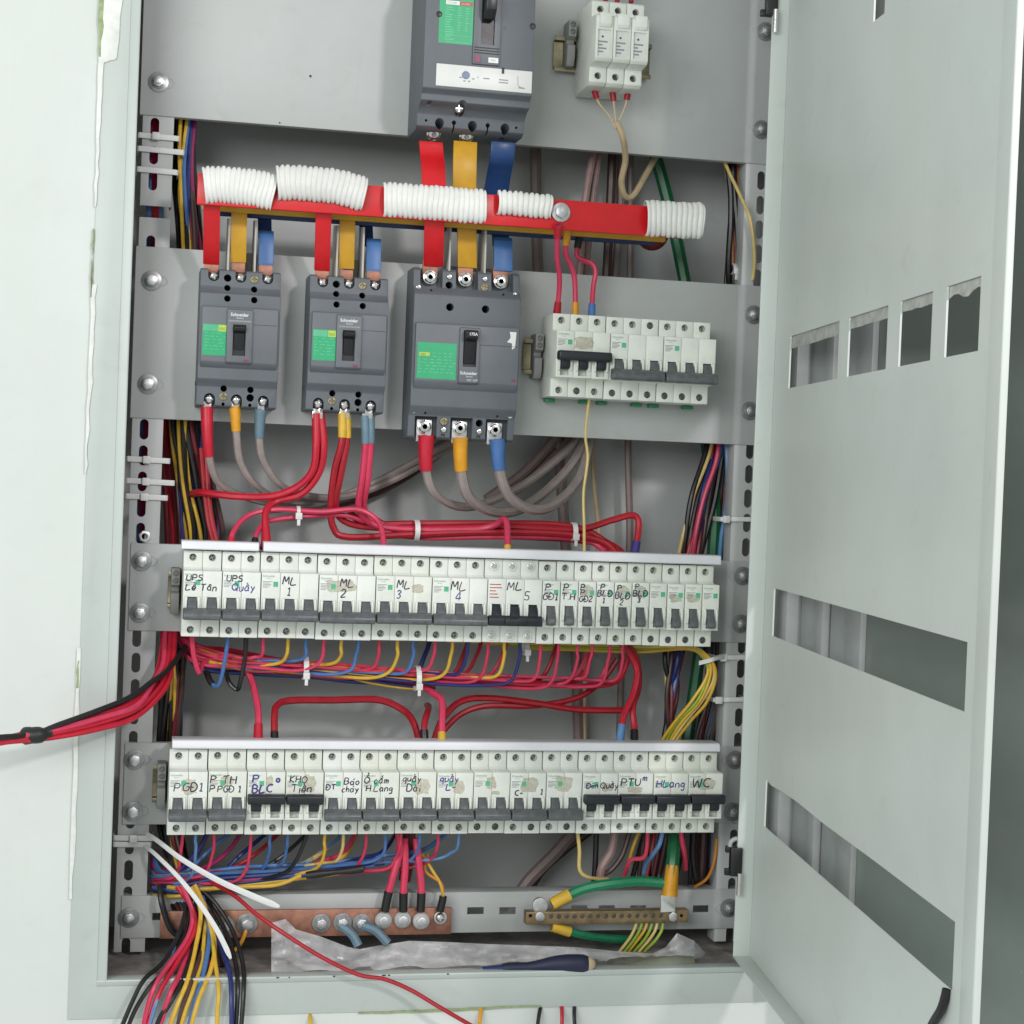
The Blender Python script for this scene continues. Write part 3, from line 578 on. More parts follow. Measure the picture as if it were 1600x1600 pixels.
def mccb100(x, z, label, hstate, phm, seed):
    W, H = 75, 130; t = thing('moulded_case_breaker', label, 'circuit breaker', (x, 10, z), 'small moulded breakers on the middle plate')
    T = lambda d: z+H-d
    prof = [(70, T(0)), (32, T(0)), (27, T(1.5)), (25.5, T(17)), (21, T(22.5)), (18, T(24)), (18, T(104)), (21.5, T(107)), (26, T(111)), (27, T(128.5)), (32, T(130)), (70, T(130))]
    c = MB()
    for cx in (12.3, 37.5, 62.7):
        for top in (1, 0):
            zc = T(7) if top else T(122.5); c.cyl((x+cx, 15, zc), 'y', 5.2, 23, 20); c.box(x+cx-5.2, x+cx+5.2, 15, 38, *((zc, T(-3)) if top else (T(133), zc)))
    for cx in (25.2, 50.2):
        for d, r in ((8.5, 3.6), (18, 3.1), (28.5, 3.1), (112.5, 3.1), (120, 3.6), (127, 1.6)): c.cyl((x+cx, 12, T(d)), 'y', r, 48, 16)
    MB().prism(prof, x, x+W, 'x').build('body', MC, t, bev=.7, cut=c)
    MB().box(x-1.2, x+W+1.2, 40, 44, z+20, z+24).build('body_seam', MCD, t, bev=.3)
    cv = MB().prism([(18.2, T(36)), (13, T(36.5)), (12, T(37.5)), (12, T(88)), (13.5, T(90)), (18.2, T(94))], x+2.2, x+W-2.2, 'x').build('front_cover', MC2, t, bev=.6)
    MB().box(x+50, x+W-3, 11.8, 12.4, T(52.4), T(52)).build('cover_line', MCD, cv)
    MB().prism([(12.4, T(38)), (9.2, T(39)), (9, T(40)), (9, T(88)), (12.4, T(90))], x+25.5, x+49, 'x').build('handle_surround', MC2, t, bev=.5, cut=MB().box(x+31, x+43, 5, 16, T(82), T(53)))
    MB().box(x+31.05, x+42.95, 11.6, 11.9, T(81.9), T(53.1)).build('handle_recess', BLK, t)
    MB().prism([(14.5, T(54)), (5, T(53.8)), (2.5, T(56)), (4, T(59)), (9.5, T(61)), (12, T(80)), (14.5, T(81))], x+32, x+42, 'x').build('handle', BLK, t, bev=.6)
    labelsheet(t, x+3.4, x+25.2, T(82.5), T(53.5), 12, 6)
    MB().box(x+3.6, x+17, 11.55, 11.7, T(60), T(54)).build('label_field', GREENT, t); MB().box(x+17.6, x+25, 11.55, 11.7, T(60), T(54)).build('label_field', LIME, t)
    text('EZC', 3, (x+18.5, 11.5, T(58.6)), t, INK)
    text('Schneider', 4.2, (x+28.3, 8.9, T(45.2)), t, PRINTW, bold=True); text('Electric', 2.2, (x+34, 8.9, T(47.6)), t, PRINTW)
    MB().box(x+27, x+47.5, 8.85, 8.98, T(50.6), T(49)).build('printed_lines', PRINTG, t)
    MB().box(x+42, x+46, 8.4, 9, T(87.5), T(85.5)).build('trip_button', PINKB, t)
    for cx in (12.3, 37.5, 62.7):
        for zc in (T(7), T(122.5)): s = link('terminal_screw', TSCR, CHROME, t, (x+cx, 30, zc)); s.rotation_euler.y = random.uniform(0, 1.5)
    link('mounting_screw', PHB, phm, t, (x+50.2, 25.2, T(8.5))); link('mounting_screw', PHB, phm, t, (x+25.2, 26, T(120)))
    for cx in (25.2, 50.2):     # insulating phase barriers
        MB().prism([(28, T(1)), (30, T(-48)), (62, T(-52)), (66, T(1))], x+cx-.9, x+cx+.9, 'x').build('phase_barrier', mat('ivory_barrier', (.52, .50, .45), .5), t, bev=.3)
    return t
mccb100(7, 175.5, 'slate grey moulded breaker with green label, leftmost on the middle plate', 0, YZINC, 1)
mccb100(109.5, 176, 'slate grey moulded breaker with green label, second on the middle plate', 0, mat('copper_tint_screw', (.65, .5, .42), .35, .9), 2)
def mccb250(x, z):
    W, H = 105, 165; t = thing('moulded_case_breaker', 'wide slate grey moulded breaker marked 175A beside the three-breaker group', 'circuit breaker', (x, 10, z)); T = lambda d: z+H-d
    prof = [(70, T(0)), (34, T(0)), (30, T(3)), (28, T(19)), (22, T(24)), (19, T(27)), (19, T(134)), (23, T(138)), (28, T(143)), (31, T(163)), (35, T(165)), (70, T(165))]
    c = MB()
    for cx in (17.5, 52.5, 87.5):
        c.box(x+cx-11, x+cx+11, 10, 42, T(19), T(-4)); c.box(x+cx-11, x+cx+11, 10, 42, T(169), T(143.5))
    for cx in (35, 70):
        for d, r in ((16, 3.6), (38, 3.8), (148, 3.6)): c.cyl((x+cx, 10, T(d)), 'y', r, 48, 16)
        c.box(x+cx-2, x+cx+2, 10, 34, T(163.5), T(160))
    for cx in (17, 88): c.cyl((x+cx, 10, T(22.5)), 'y', 1.2, 20, 10); c.cyl((x+cx-1, 10, T(140.5)), 'y', 1.2, 20, 10)
    MB().prism(prof, x, x+W, 'x').build('body', MC, t, bev=.8, cut=c)
    cv = MB().prism([(19.2, T(54)), (14, T(54.5)), (13, T(55.5)), (13, T(110)), (15, T(113)), (19.2, T(118))], x+2, x+W-2, 'x').build('front_cover', MC2, t, bev=.6)
    MB().box(x+64, x+W-3, 12.8, 13.4, T(73.4), T(73)).build('cover_line', MCD, cv)
    MB().prism([(13.3, T(57)), (10.2, T(58)), (10, T(110)), (13.3, T(112))], x+44.5, x+64, 'x').build('handle_surround', MC2, t, bev=.5, cut=MB().box(x+48, x+61, 5, 17, T(95), T(60)))
    MB().box(x+48.05, x+60.95, 12.6, 12.9, T(94.9), T(60.1)).build('handle_recess', BLK, t)
    hd = MB().prism([(15.5, T(60.5)), (2, T(60.2)), (-1, T(62)), (0, T(68)), (8, T(71)), (12, T(92)), (15.5, T(94))], x+48.6, x+60.4, 'x').build('handle', BLK, t, bev=.6)
    text('175A', 3.8, (x+51.2, -1.0, T(65.6)), hd, PRINTW, bold=True)
    l = labelsheet(t, x+4, x+42, T(108), T(73.5), 13, 7); MB().box(x+6, x+16, 12.4, 12.7, T(86.5), T(83)).build('label_field', LIME, l)
    text('EZC', 2.6, (x+7.5, 12.3, T(86)), l, INK)
    text('Schneider', 4.2, (x+45.6, 9.85, T(102.5)), t, PRINTW, bold=True); text('Electric', 2.2, (x+51.5, 9.85, T(105)), t, PRINTW); text('EZC 250F', 2.6, (x+52.5, 9.85, T(108.6)), t, PRINTW)
    MB().box(x+97, x+101, 12.5, 13, T(107), T(105)).build('trip_button', PINKB, t)
    rd = random.Random(3); P = [(x+100+a+rd.uniform(-1, 1), T(d)) for a, d in ((-6, 59), (0, 59), (0, 66), (-1, 74), (-4, 76), (-3, 70), (-8, 69), (-7, 66), (-5, 64))]
    MB().prism(P, 12.85, 13.1, 'y').build('torn_label', WLAB, t)
    for cx in (17.5, 52.5, 87.5):
        for zc in (T(8.5), T(153.5)): link('terminal_bolt', SOCK, CHROME, t, (x+cx, 36, zc))
        for d in (-5, 154): MB().box(x+cx-7.6, x+cx+7.6, 38.2, 41.4, T(d+14), T(d-3) if d < 0 else T(d-8)).build('terminal_pad', COPPER if d < 0 else STEEL, t, bev=.5)
    for cx, d in ((5, 20), (100, 21.5), (5, 139), (100, 140), (35, 8), (70, 8), (35, 156), (70, 156)): link('cover_screw', SMALL, CHROME, t, (x+cx, 25.5 if cx in (5, 100) else 26.5, T(d)))
    link('mounting_screw', PH, YZINC, t, (x+70, 27, T(16))); link('mounting_screw', PH, YZINC, t, (x+35, 27, T(148)))
    for cx in (35, 70): MB().prism([(30, T(2)), (32, T(-50)), (64, T(-54)), (66, T(2))], x+cx-.9, x+cx+.9, 'x').build('phase_barrier', MATS['ivory_barrier'], t, bev=.3)
mccb250(209, 154.5)
def cvs(x, z):
    W, H = 105, 161; y = -16; t = thing('main_breaker', 'large main moulded breaker with wide white setting strip on the top plate', 'circuit breaker', (x, y, z))
    Zb = lambda d: z+d
    prof = [(70, Zb(0)), (22, Zb(0)), (14, Zb(3)), (12, Zb(14)), (6, Zb(19)), (0, Zb(21)), (-8, Zb(23)), (-8, Zb(29)), (-14, Zb(32)), (-16, Zb(33)), (-16, Zb(130)), (0, Zb(140)), (10, Zb(160)), (70, Zb(161))]
    c = MB()
    for cx in (20.5, 52.5, 84.5): c.cyl((x+cx+1.5, 0, Zb(9)), Vector((0, 1, -.18)), 4.4, 40, 18)
    c.cyl((x+40, -12, Zb(22)), Vector((0, 1, -.18)), 4.4, 30, 18)
    for cx in (36, 69): c.cyl((x+cx, 0, Zb(8)), 'y', 2.2, 26, 14); c.box(x+cx-.8, x+cx+.8, 0, 26, Zb(-3), Zb(7))
    for cx in (9, 97): c.cyl((x+cx, 0, Zb(8)), 'y', 1.3, 26, 10)
    c.box(x+7, x+11, -20, 3, Zb(16), Zb(23))
    MB().prism(prof, x, x+W, 'x').build('body', MC, t, bev=.8, cut=c)
    ws = MB().prism([(-15.5, Zb(35)), (-18, Zb(35.2)), (-18, Zb(55.8)), (-15.5, Zb(56))], x+12, x+104, 'x').build('setting_strip', WLAB, t, bev=.3)
    MB().cyl((x+40, -18, Zb(47)), 'y', 3.6, -1.2, 18).build('setting_dial', mat('blue_grey_dial', (.18, .23, .36), .4), ws, bev=.3)
    text('Ir', 3, (x+51, -18.15, Zb(45)), ws, PRINTG); text('MERLIN', 2.2, (x+57, -18.15, Zb(44)), ws, PRINTG) if 0 else None
    q = MB()
    for a, b, L in ((34, 44, 2.5), (38, 41, 2), (42.5, 41, 2), (46, 43.6, 2.5), (57, 45, 6), (72, 45, 9), (72, 42.5, 9), (91, 39, 6)): q.box(x+a, x+a+L, -18.2, -18.02, Zb(b), Zb(b+1))
    q.tube([(x+90, -18.1, Zb(50)), (x+90.5, -18.1, Zb(42)), (x+93, -18.1, Zb(40)), (x+97, -18.1, Zb(39))], .25, 4); q.build('printed_lines', PRINTG, ws)
    MB().box(x+74.5, x+76.5, -19, -17.5, Zb(51.5), Zb(57)).build('seal_tab', MCD, ws)
    MB().prism([(-15.8, Zb(58)), (-18.4, Zb(58.5)), (-18.6, Zb(130)), (-15.8, Zb(131))], x+46, x+72, 'x').build('handle_surround', MC2, t, bev=.6, cut=MB().box(x+53, x+66, -24, -13, Zb(77), Zb(124)))
    MB().box(x+53.05, x+65.95, -16.4, -16.1, Zb(77.1), Zb(123.9)).build('handle_recess', BLK, t)
    MB().prism([(-13.2, Zb(100)), (-26, Zb(99)), (-34, Zb(106)), (-36, Zb(121)), (-26, Zb(123)), (-13.2, Zb(123.5))], x+54.5, x+64.5, 'x').build('handle', BLK, t, bev=1.2)
    MB().box(x+48, x+53, -19.2, -18.4, Zb(60), Zb(66)).build('trip_button', PINKB, t); MB().box(x+61, x+70.5, -18.9, -18.4, Zb(60.5), Zb(65.3)).build('rating_tag', WLAB, t)
    text('100A', 2.6, (x+62.5, -18.95, Zb(62)), t, PRINTG)
    for k in (68.5, 71, 73.5): MB().box(x+47, x+71, -18.9, -18.5, Zb(k), Zb(k+.8)).build('moulded_rib', MCD, t)
    l = MB().box(x+13, x+45.5, -16.3, -16, Zb(75.5), Zb(122)).build('rating_label', GREENL, t)
    text('EasyPact', 4.2, (x+20.5, -16.4, Zb(117.5)), l, PRINTW, bold=True)
    MB().box(x+19, x+32, -16.45, -16.3, Zb(112), Zb(115.6)).build('label_field', WLAB, l); MB().box(x+32.4, x+44.5, -16.45, -16.3, Zb(112), Zb(115.6)).build('label_field', REDL, l)
    text('CVS100B', 2.4, (x+20, -16.5, Zb(112.9)), l, PRINTG); text('Icu 25kA', 2.2, (x+34, -16.5, Zb(112.9)), l, PRINTW)
    q = MB(); rd = random.Random(5)
    for k in range(14):
        q.box(x+19.5, x+19.5+rd.uniform(3, 8), -16.42, -16.3, Zb(109-k*2.3), Zb(109.9-k*2.3))
        if k < 10: q.box(x+30.5, x+30.5+rd.uniform(2, 4), -16.42, -16.3, Zb(109-k*2.3), Zb(109.9-k*2.3)); q.box(x+38, x+38+rd.uniform(2, 4), -16.42, -16.3, Zb(109-k*2.3), Zb(109.9-k*2.3))
    for a in ((19, 44.7, 77, 77.5), (19, 44.7, 83, 83.4), (19, 19.4, 77, 111), (44.3, 44.7, 77, 111)): q.box(a[0]+x, a[1]+x, -16.42, -16.3, Zb(a[2]), Zb(a[3]))
    q.build('printed_lines', GREENT, l)
    for a, d in ((13, 102), (103, 99)): MB().cyl((x+a, -16.4, Zb(d)), 'y', 3, .8, 14).build('cover_screw', BLK, t, bev=.3)
    MB().cyl((x+76, -16.3, Zb(95)), 'y', 1.2, .2, 10).build('test_hole', BLK, t)
    for cx in (20.5, 52.5): link('terminal_bolt', SOCK, CHROME, t, (x+cx-1, 30, z-1)).rotation_euler.x = .5
    link('terminal_screw', TSCR, CHROME, t, (x+38.6, 3, Zb(20)))
cvs(204, 449)

# ------------------------------------------------------------------ busbars
def busbar(key, y, z0, z1, xa, xb, label, drops):
    t = thing('busbar', label, 'busbar', (xa, y, z0), 'coloured main busbars')
    mm = BAR[key]; MB().box(xa, xb, y-2.5, y+2.5, z0, z1).build('bar', mm, t, bev=.8)
    for nm, pts, hw_, m in drops: MB().strip(smooth(pts, 6) if len(pts) > 2 else pts, (hw_, 0, 0), 3.2).build(nm, m, t, bev=.3, sharp=50)
    return t
def tp_(px, py, y): return at(px, py, y)
RY, YY, BY = -10, 24, 54
BZ1, BZ0 = at(600, 292, RY).z, at(600, 340, RY).z
def drop(px0, py0, y0, px1, py1, y1, y2=None):
    a, b = at(px0, py0, y0), at(px1, py1, y1); c = a.lerp(b, .5); c.y = y0+1.0; d = a.lerp(b, .86); d.y = y0+(y1-y0)*.8
    return [a, b]
dr_red = [('dropper', drop(331, 312, RY+4, 330, 412, 36), 7.6, BAR['red']), ('dropper', drop(506, 318, RY+4, 503, 422, 36), 7.4, BAR['red']), ('dropper', drop(679, 335, RY+4, 677, 415, 38), 9.6, BAR['red']),
          ('feeder', [at(673, 222, 28), at(675, 245, 24), at(677, 265, 10), at(678, 312, RY+5)], 11.5, BAR['red'])]
dr_yel = [('dropper', drop(374, 325, YY+4, 372, 410, 36), 7.4, BAR['yellow']), ('dropper', drop(543, 335, YY+4, 541, 420, 36), 7.4, BAR['yellow']), ('dropper', drop(729, 345, YY+4, 730, 418, 38), 9.4, BAR['yellow']),
          ('feeder', [at(727, 222, 28), at(726, 260, 22), at(725, 320, YY+4)], 11.5, BAR['yellow'])]
dr_blu = [('dropper', [at(413, 325, BY+3), at(414, 372, 50)], 6.5, BAR['navy']), ('dropper', [at(571, 335, BY+3), at(573, 385, 50)], 6.5, BAR['navy']), ('dropper', [at(780, 345, BY+3), at(783, 385, 50)], 8.5, BAR['navy']),
          ('sleeved_end', [at(415, 364, 50), at(416, 368, 40), at(415, 416, 37)], 7.2, BAR['blue']), ('sleeved_end', [at(583, 376, 50), at(584, 380, 40), at(583, 425, 37)], 7.2, BAR['blue']), ('sleeved_end', [at(785, 374, 52), at(786, 378, 42), at(786, 424, 38)], 9.2, BAR['blue']),
          ('feeder', [at(786, 222, 28), at(784, 248, 30), at(779, 275, 45), at(771, 325, BY+2)], 12, BAR['mid blue'])]
busbar('red', RY, BZ0, BZ1, 0, 462, 'red sleeved front busbar across the upper cabinet', dr_red)
busbar('yellow', YY, BZ0, BZ1, 6, 458, 'yellow sleeved busbar just behind the red one', dr_yel)
busbar('navy', BY, BZ0, BZ1, 10, 455, 'navy sleeved busbar, rearmost of the three', dr_blu)
for px, py, w_ in ((330, 416, 6.5), (503, 427, 6.5), (372, 416, 6.5), (541, 427, 6.5), (415, 420, 6.5), (583, 429, 6.5)):
    p = at(px, py, 36.5); tag(MB().box(p.x-w_, p.x+w_, 35.2, 37.6, p.z-6, p.z+3.2).build('copper_tongue', COPPER, bev=.3), None, None)
_lab = ['bare copper tongue entering the %s terminal of the %s moulded breaker' % (a, b) for a, b in (('red', 'leftmost'), ('red', 'second'), ('yellow', 'leftmost'), ('yellow', 'second'), ('blue', 'leftmost'), ('blue', 'second'))]
for o, l in zip([o for o in COL.objects if o.name.startswith('copper_tongue')], _lab): tag(o, l, 'copper tongue', 'copper tongues at breaker terminals')
bt = thing('busbar_bolt', 'hex bolt with wide washer through the red busbar', 'bolt', at(876, 332, RY-3)); p = ORG[bt]
MB().cyl(p, 'y', 9.2, -1.6, 28).build('washer', STEEL, bt, bev=.4); MB().cyl(p+Vector((0, -1.6, 0)), 'y', 6.4, -4.5, 6, ph=.2).build('head', STEEL, bt, bev=.6)
def sleeve(pp, label, r0, ryz=.62, ridges=16, seg=28, gap=0.0):
    pts = smooth([at(*q) for q in pp], 2); n = ridges*6; P = []; Fc = []
    L = [0]
    for a, b in zip(pts, pts[1:]): L.append(L[-1]+(b-a).length)
    def samp(t):
        s_ = t*L[-1]
        for i in range(len(L)-1):
            if s_ <= L[i+1]: return pts[i].lerp(pts[i+1], (s_-L[i])/(L[i+1]-L[i]))
        return pts[-1]
    a0, a1 = gap*math.pi/2+math.pi/2, 2.5*math.pi-gap*math.pi/2     # opening at the back
    for j in range(n+1):
        t = j/n; c = samp(t); d = (samp(min(1, t+.02))-samp(max(0, t-.02))).normalized()
        up = (Vector((0, 0, 1))-d*d.z).normalized(); out = Vector((0, 1, 0))
        ph = (t*ridges) % 1; rr = r0-(1.7 if ph > .62 else 0.0)-(.5 if .5 < ph <= .62 or ph < .1 else 0)
        for k in range(seg+1):
            a = a0+(a1-a0)*k/seg; P.append(c+up*((rr+.35*math.sin(j*.37+r0)+.3*math.sin(j*.11+a))*math.cos(a))+out*(rr*ryz*math.sin(a))+d*(.5*math.sin(a*2+j*.05)+.3*math.sin(a*3+r0)))
    m_ = seg+1
    for j in range(n):
        for k in range(seg): Fc.append((j*m_+k, j*m_+k+1, (j+1)*m_+k+1, (j+1)*m_+k))
    mb = MB().add(P, Fc); o = mb.build('corrugated_sleeve', CORR, sharp=60); md = o.modifiers.new('s', 'SOLIDIFY'); md.thickness = .0009
    return tag(o, label, 'conduit sleeve', 'white corrugated sleeves on the red busbar')
SY = RY-1
sleeve([(318, 290, SY), (350, 289, SY), (390, 293, SY), (427, 301, SY)], 'white corrugated sleeve at the far left end of the red busbar', 17.2, ridges=15)
sleeve([(432, 286, SY-3), (470, 286, SY-3), (520, 291, SY-3), (569, 303, SY-3)], 'white corrugated sleeve second from the left on the red busbar', 16.4, ridges=17)
sleeve([(598, 312, SY), (650, 315, SY), (700, 319, SY), (757, 323, SY)], 'longest white corrugated sleeve, at the middle of the red busbar', 16.6, ridges=20)
sleeve([(777, 316, SY-4), (815, 319, SY-4), (860, 323, SY-4)], 'narrow short white corrugated sleeve beside the busbar bolt', 11.8, .75, ridges=10)
sleeve([(1008, 341, SY), (1050, 343, SY), (1097, 345, SY)], 'white corrugated sleeve capping the right end of the red busbar', 16.8, ridges=11)
tag(MB().dome(at(1020, 366, 72), (0, -1, -.3), 17, 9, 20, 5).build('red_heatshrink_roll', WM['dark red']), 'dark red shrink tube end bulging under the right busbar end', 'shrink tube')

# ------------------------------------------------------------------ wires
def wire(col, r, pp, label, cat='wire', group=None, sl=(), name=None, seg=8, world=None):
    _q = [at(*p) for p in pp]; _r = random.Random(len(COL.objects))
    for _p in _q[1:-1]: _p += Vector((_r.uniform(-1.1, 1.1), _r.uniform(-1.1, 1.1), _r.uniform(-1.1, 1.1)))
    pts = smooth(_q)
    o = MB().tube(pts, r, seg).build(name or (col.replace(' ', '_')+'_wire'), WM[col])
    tag(o, label, cat, group)
    n = len(pts); L = [0]
    for a, b in zip(pts, pts[1:]): L.append(L[-1]+(b-a).length)
    for end, ln, c, r0, r1 in sl:
        if end == 's': q = [p for p, l in zip(pts, L) if l <= ln]
        elif end == 'e': q = [p for p, l in zip(pts, L) if l >= L[-1]-ln]
        else: q = [p for p, l in zip(pts, L) if end <= l <= end+ln]
        if len(q) < 2: q = pts[:2] if end == 's' else pts[-2:]
        nm = 'end_sleeve'
        MB().tube(q, (lambda t, a=r0, b=r1: a+(b-a)*t), 12).build(nm, WM[c] if c in WM else BAR[c], o)
    return o
def lug(px, py, y, wd, ht, label):
    p = at(px, py, y); o = MB().box(p.x-wd/2, p.x+wd/2, y-1.2, y+1.2, p.z-ht/2, p.z+ht/2).build('cable_lug', CHROME, bev=.5); return tag(o, label, 'cable lug', 'cable lugs under the moulded breakers')
C1 = 'cables under the leftmost moulded breaker'
for px, c, l in ((323, 'red', 'red'), (367, 'amber', 'yellow'), (406, 'slate blue', 'slate blue')): lug(px, 634, 36, 9, 9, 'silver lug feeding the %s booted cable of the leftmost moulded breaker' % l)
wire('grey', 3.7, [(323, 636, 38), (323, 690, 38), (329, 728, 45), (346, 757, 60), (380, 776, 80), (430, 786, 100), (500, 784, 115), (580, 755, 130), (660, 715, 135), (760, 660, 140)], 'grey cable with red boot under the leftmost moulded breaker', 'cable', C1, [('s', 48, 'red', 6.4, 4.6)])
wire('grey', 3.7, [(367, 636, 38), (368, 680, 38), (377, 722, 48), (396, 755, 62), (430, 778, 85), (480, 785, 108), (545, 773, 125), (620, 735, 138), (700, 690, 144), (790, 640, 148)], 'grey cable with yellow boot under the leftmost moulded breaker', 'cable', C1, [('s', 26, 'amber', 5.8, 4.4)])
wire('grey', 3.7, [(407, 640, 38), (405, 690, 38), (415, 728, 48), (440, 760, 66), (480, 775, 95), (540, 775, 118), (610, 750, 130), (690, 705, 148), (780, 650, 152)], 'grey cable with slate blue boot under the leftmost moulded breaker', 'cable', C1, [('s', 29, 'slate blue', 6.2, 4.4)])
C3 = 'cables under the wide moulded breaker'
wire('grey', 4.4, [(666, 680, 35), (668, 735, 38), (681, 770, 50), (715, 791, 75), (760, 785, 95), (820, 755, 120), (880, 710, 130), (930, 660, 140)], 'grey cable with bright red boot under the wide moulded breaker', 'cable', C3, [('s', 35, 'red', 8.2, 6.4)])
wire('grey', 5.4, [(719, 684, 35), (721, 740, 38), (736, 779, 50), (768, 800, 70), (810, 795, 90), (860, 762, 115), (900, 715, 125), (930, 650, 135)], 'grey cable with amber boot under the wide moulded breaker', 'cable', C3, [('s', 35, 'amber', 7.8, 6.4)])
wire('grey', 5.4, [(777, 686, 35), (781, 740, 38), (798, 777, 50), (832, 795, 65), (870, 785, 85), (903, 748, 110), (922, 690, 125), (935, 640, 135)], 'grey cable with blue boot under the wide moulded breaker', 'cable', C3, [('s', 32, 'blue', 8.2, 6.4)])
# backing cables
BC = 'sheathed cables along the back of the cabinet'
for pp, c, r, l in [([(836, 180, 160), (842, 440, 160), (872, 700, 160), (886, 860, 160), (897, 1000, 160), (903, 1140, 160), (905, 1230, 160)], 'taupe', 6, 'taupe cable running down the back, leftmost of the vertical ones'),
                    ([(960, 220, 150), (945, 440, 158), (925, 700, 160), (934, 850, 160), (915, 1000, 160), (911, 1150, 160), (912, 1210, 160)], 'tan', 2.8, 'tan cable running down the back behind the yellow thin wire'),
                    ([(985, 220, 160), (986, 440, 160), (980, 690, 160), (985, 850, 160), (972, 1010, 160), (968, 1150, 160)], 'taupe', 4, 'taupe cable running down the back below the right busbar end'),
                    ([(931, 220, 120), (915, 320, 110), (905, 430, 120), (900, 520, 130)], 'pink grey', 4, 'pinkish cable behind the red busbar, left one of a pair'),
                    ([(939, 220, 126), (925, 320, 118), (914, 430, 128), (908, 520, 138)], 'pink grey', 4, 'pinkish cable behind the red busbar, right one of a pair'),
                    ([(958, 220, 140), (952, 330, 140), (945, 450, 140), (940, 560, 150)], 'brown', 5, 'dark brown cable behind the busbar bolt'),
                    ([(972, 220, 150), (968, 330, 150), (962, 450, 150), (960, 560, 150)], 'taupe', 4.5, 'taupe cable beside the tan fuse cable'),
                    ([(905, 1290, 150), (870, 1330, 150), (828, 1372, 150), (810, 1400, 150)], 'taupe', 7, 'thick taupe cable slanting under the lower breaker row'),
                    ([(935, 1290, 156), (885, 1325, 156), (845, 1365, 156), (825, 1400, 156)], 'brown', 4.5, 'brown cable slanting under the lower breaker row'),
                    ([(520, 790, 160), (600, 762, 160), (680, 712, 160), (760, 640, 160)], 'brown', 5, 'brown cable sweeping up behind the red pair of wires'),
                    ([(420, 795, 150), (520, 785, 158), (610, 745, 166), (700, 690, 168), (770, 640, 168)], 'taupe', 5, 'taupe cable sweeping up behind the second moulded breaker leads'),
                    ([(790, 775, 150), (835, 740, 155), (885, 690, 160), (920, 630, 160)], 'taupe', 6, 'taupe cable sweeping up behind the blue booted cable'),
                    ([(760, 780, 140), (820, 735, 148), (870, 680, 155), (900, 620, 160)], 'taupe', 5.5, 'taupe cable sweeping up behind the amber booted cable')]:
    wire(c, r, pp, l, 'cable', BC)
wire('green', 7, [(1018, 220, 150), (1045, 330, 150), (1070, 440, 145), (1092, 560, 135), (1106, 690, 125), (1114, 780, 120), (1112, 880, 120), (1095, 1000, 130), (1075, 1150, 130), (1062, 1240, 90), (1056, 1305, 60), (1051, 1345, 45), (1046, 1400, 40)], 'thick dark green earth cable down the right side ending in an amber boot', 'cable', None, [('e', 34, 'amber', 6.8, 8.0)])
wire('bright green', 5.2, [(1046, 1381, 44), (1000, 1378, 46), (950, 1381, 46), (905, 1392, 46), (862, 1413, 46)], 'bright green earth cable lying above the brass bar with yellow end', 'cable', None, [('e', 23, 'yellow', 6.4, 6.0)])
wire('bright green', 4.2, [(1000, 1468, 70), (950, 1467, 60), (905, 1460, 52), (862, 1448, 48)], 'green earth cable under the brass bar with yellow end', 'cable', None, [('e', 23, 'yellow', 5.4, 4.8)])
# fuse tails
for i, pp in enumerate([[(928, 138, 30), (934, 160, 32), (950, 182, 33), (962, 200, 34)], [(957, 140, 30), (959, 165, 32), (963, 195, 34)], [(981, 141, 30), (977, 162, 32), (966, 193, 34)]]):
    wire('tan', 1.1, pp, 'thin tan wire with red ferrule under the %s fuse holder' % ('left', 'middle', 'right')[i], 'wire', 'tan tails of the fuse holders', [('s', 13, 'crimson', 3.1, 3.0)])
wire('tan', 3.3, [(963, 190, 34), (973, 215, 38), (977, 250, 60), (972, 285, 72), (977, 306, 78), (989, 307, 84), (1008, 275, 100), (1030, 235, 115)], 'tan sheathed cable looping below the fuse holders', 'cable')
for i, px in enumerate((950, 968, 990)): wire('crimson', 2.6, [(px-4, 4, 30), (px-3, -30, 34), (px-6, -80, 40)], 'crimson wire entering the top of the %s fuse holder' % ('left', 'middle', 'right')[i], 'wire', 'feeds of the fuse holders')
# feeds of the three-breaker group
FD = 'feeds of the three-breaker group'
wire('pink red', 2.7, [(872, 352, -18), (871, 400, 5), (874, 440, 22), (870, 492, 34)], 'pink red wire with dark red boot feeding the middle plate breaker', 'wire', FD, [('s', 17, 'red', 4.2, 3.8), ('e', 16, 'crimson', 3.4, 4.2)])
wire('pink red', 2.7, [(887, 360, 18), (886, 395, 22), (894, 416, 26), (898, 440, 30), (899, 494, 34)], 'pink red wire with yellow boot feeding the middle plate breaker', 'wire', FD, [('s', 16, 'amber', 4.0, 3.6), ('e', 18, 'amber', 3.2, 3.8)])
wire('pink red', 2.7, [(905, 372, 52), (902, 398, 52), (912, 407, 48), (925, 411, 45), (929, 426, 42), (928, 450, 40), (924, 496, 34)], 'pink red wire with blue boot feeding the middle plate breaker', 'wire', FD, [('s', 14, 'black', 4.0, 3.6), ('e', 17, 'blue', 3.4, 4.2)])
wire('light yellow', 1.5, [(921, 620, 40), (916, 680, 44), (919, 715, 46), (913, 770, 44), (914, 820, 36), (913, 866, 26)], 'thin yellow wire hanging from the middle plate to the upper row', 'wire')
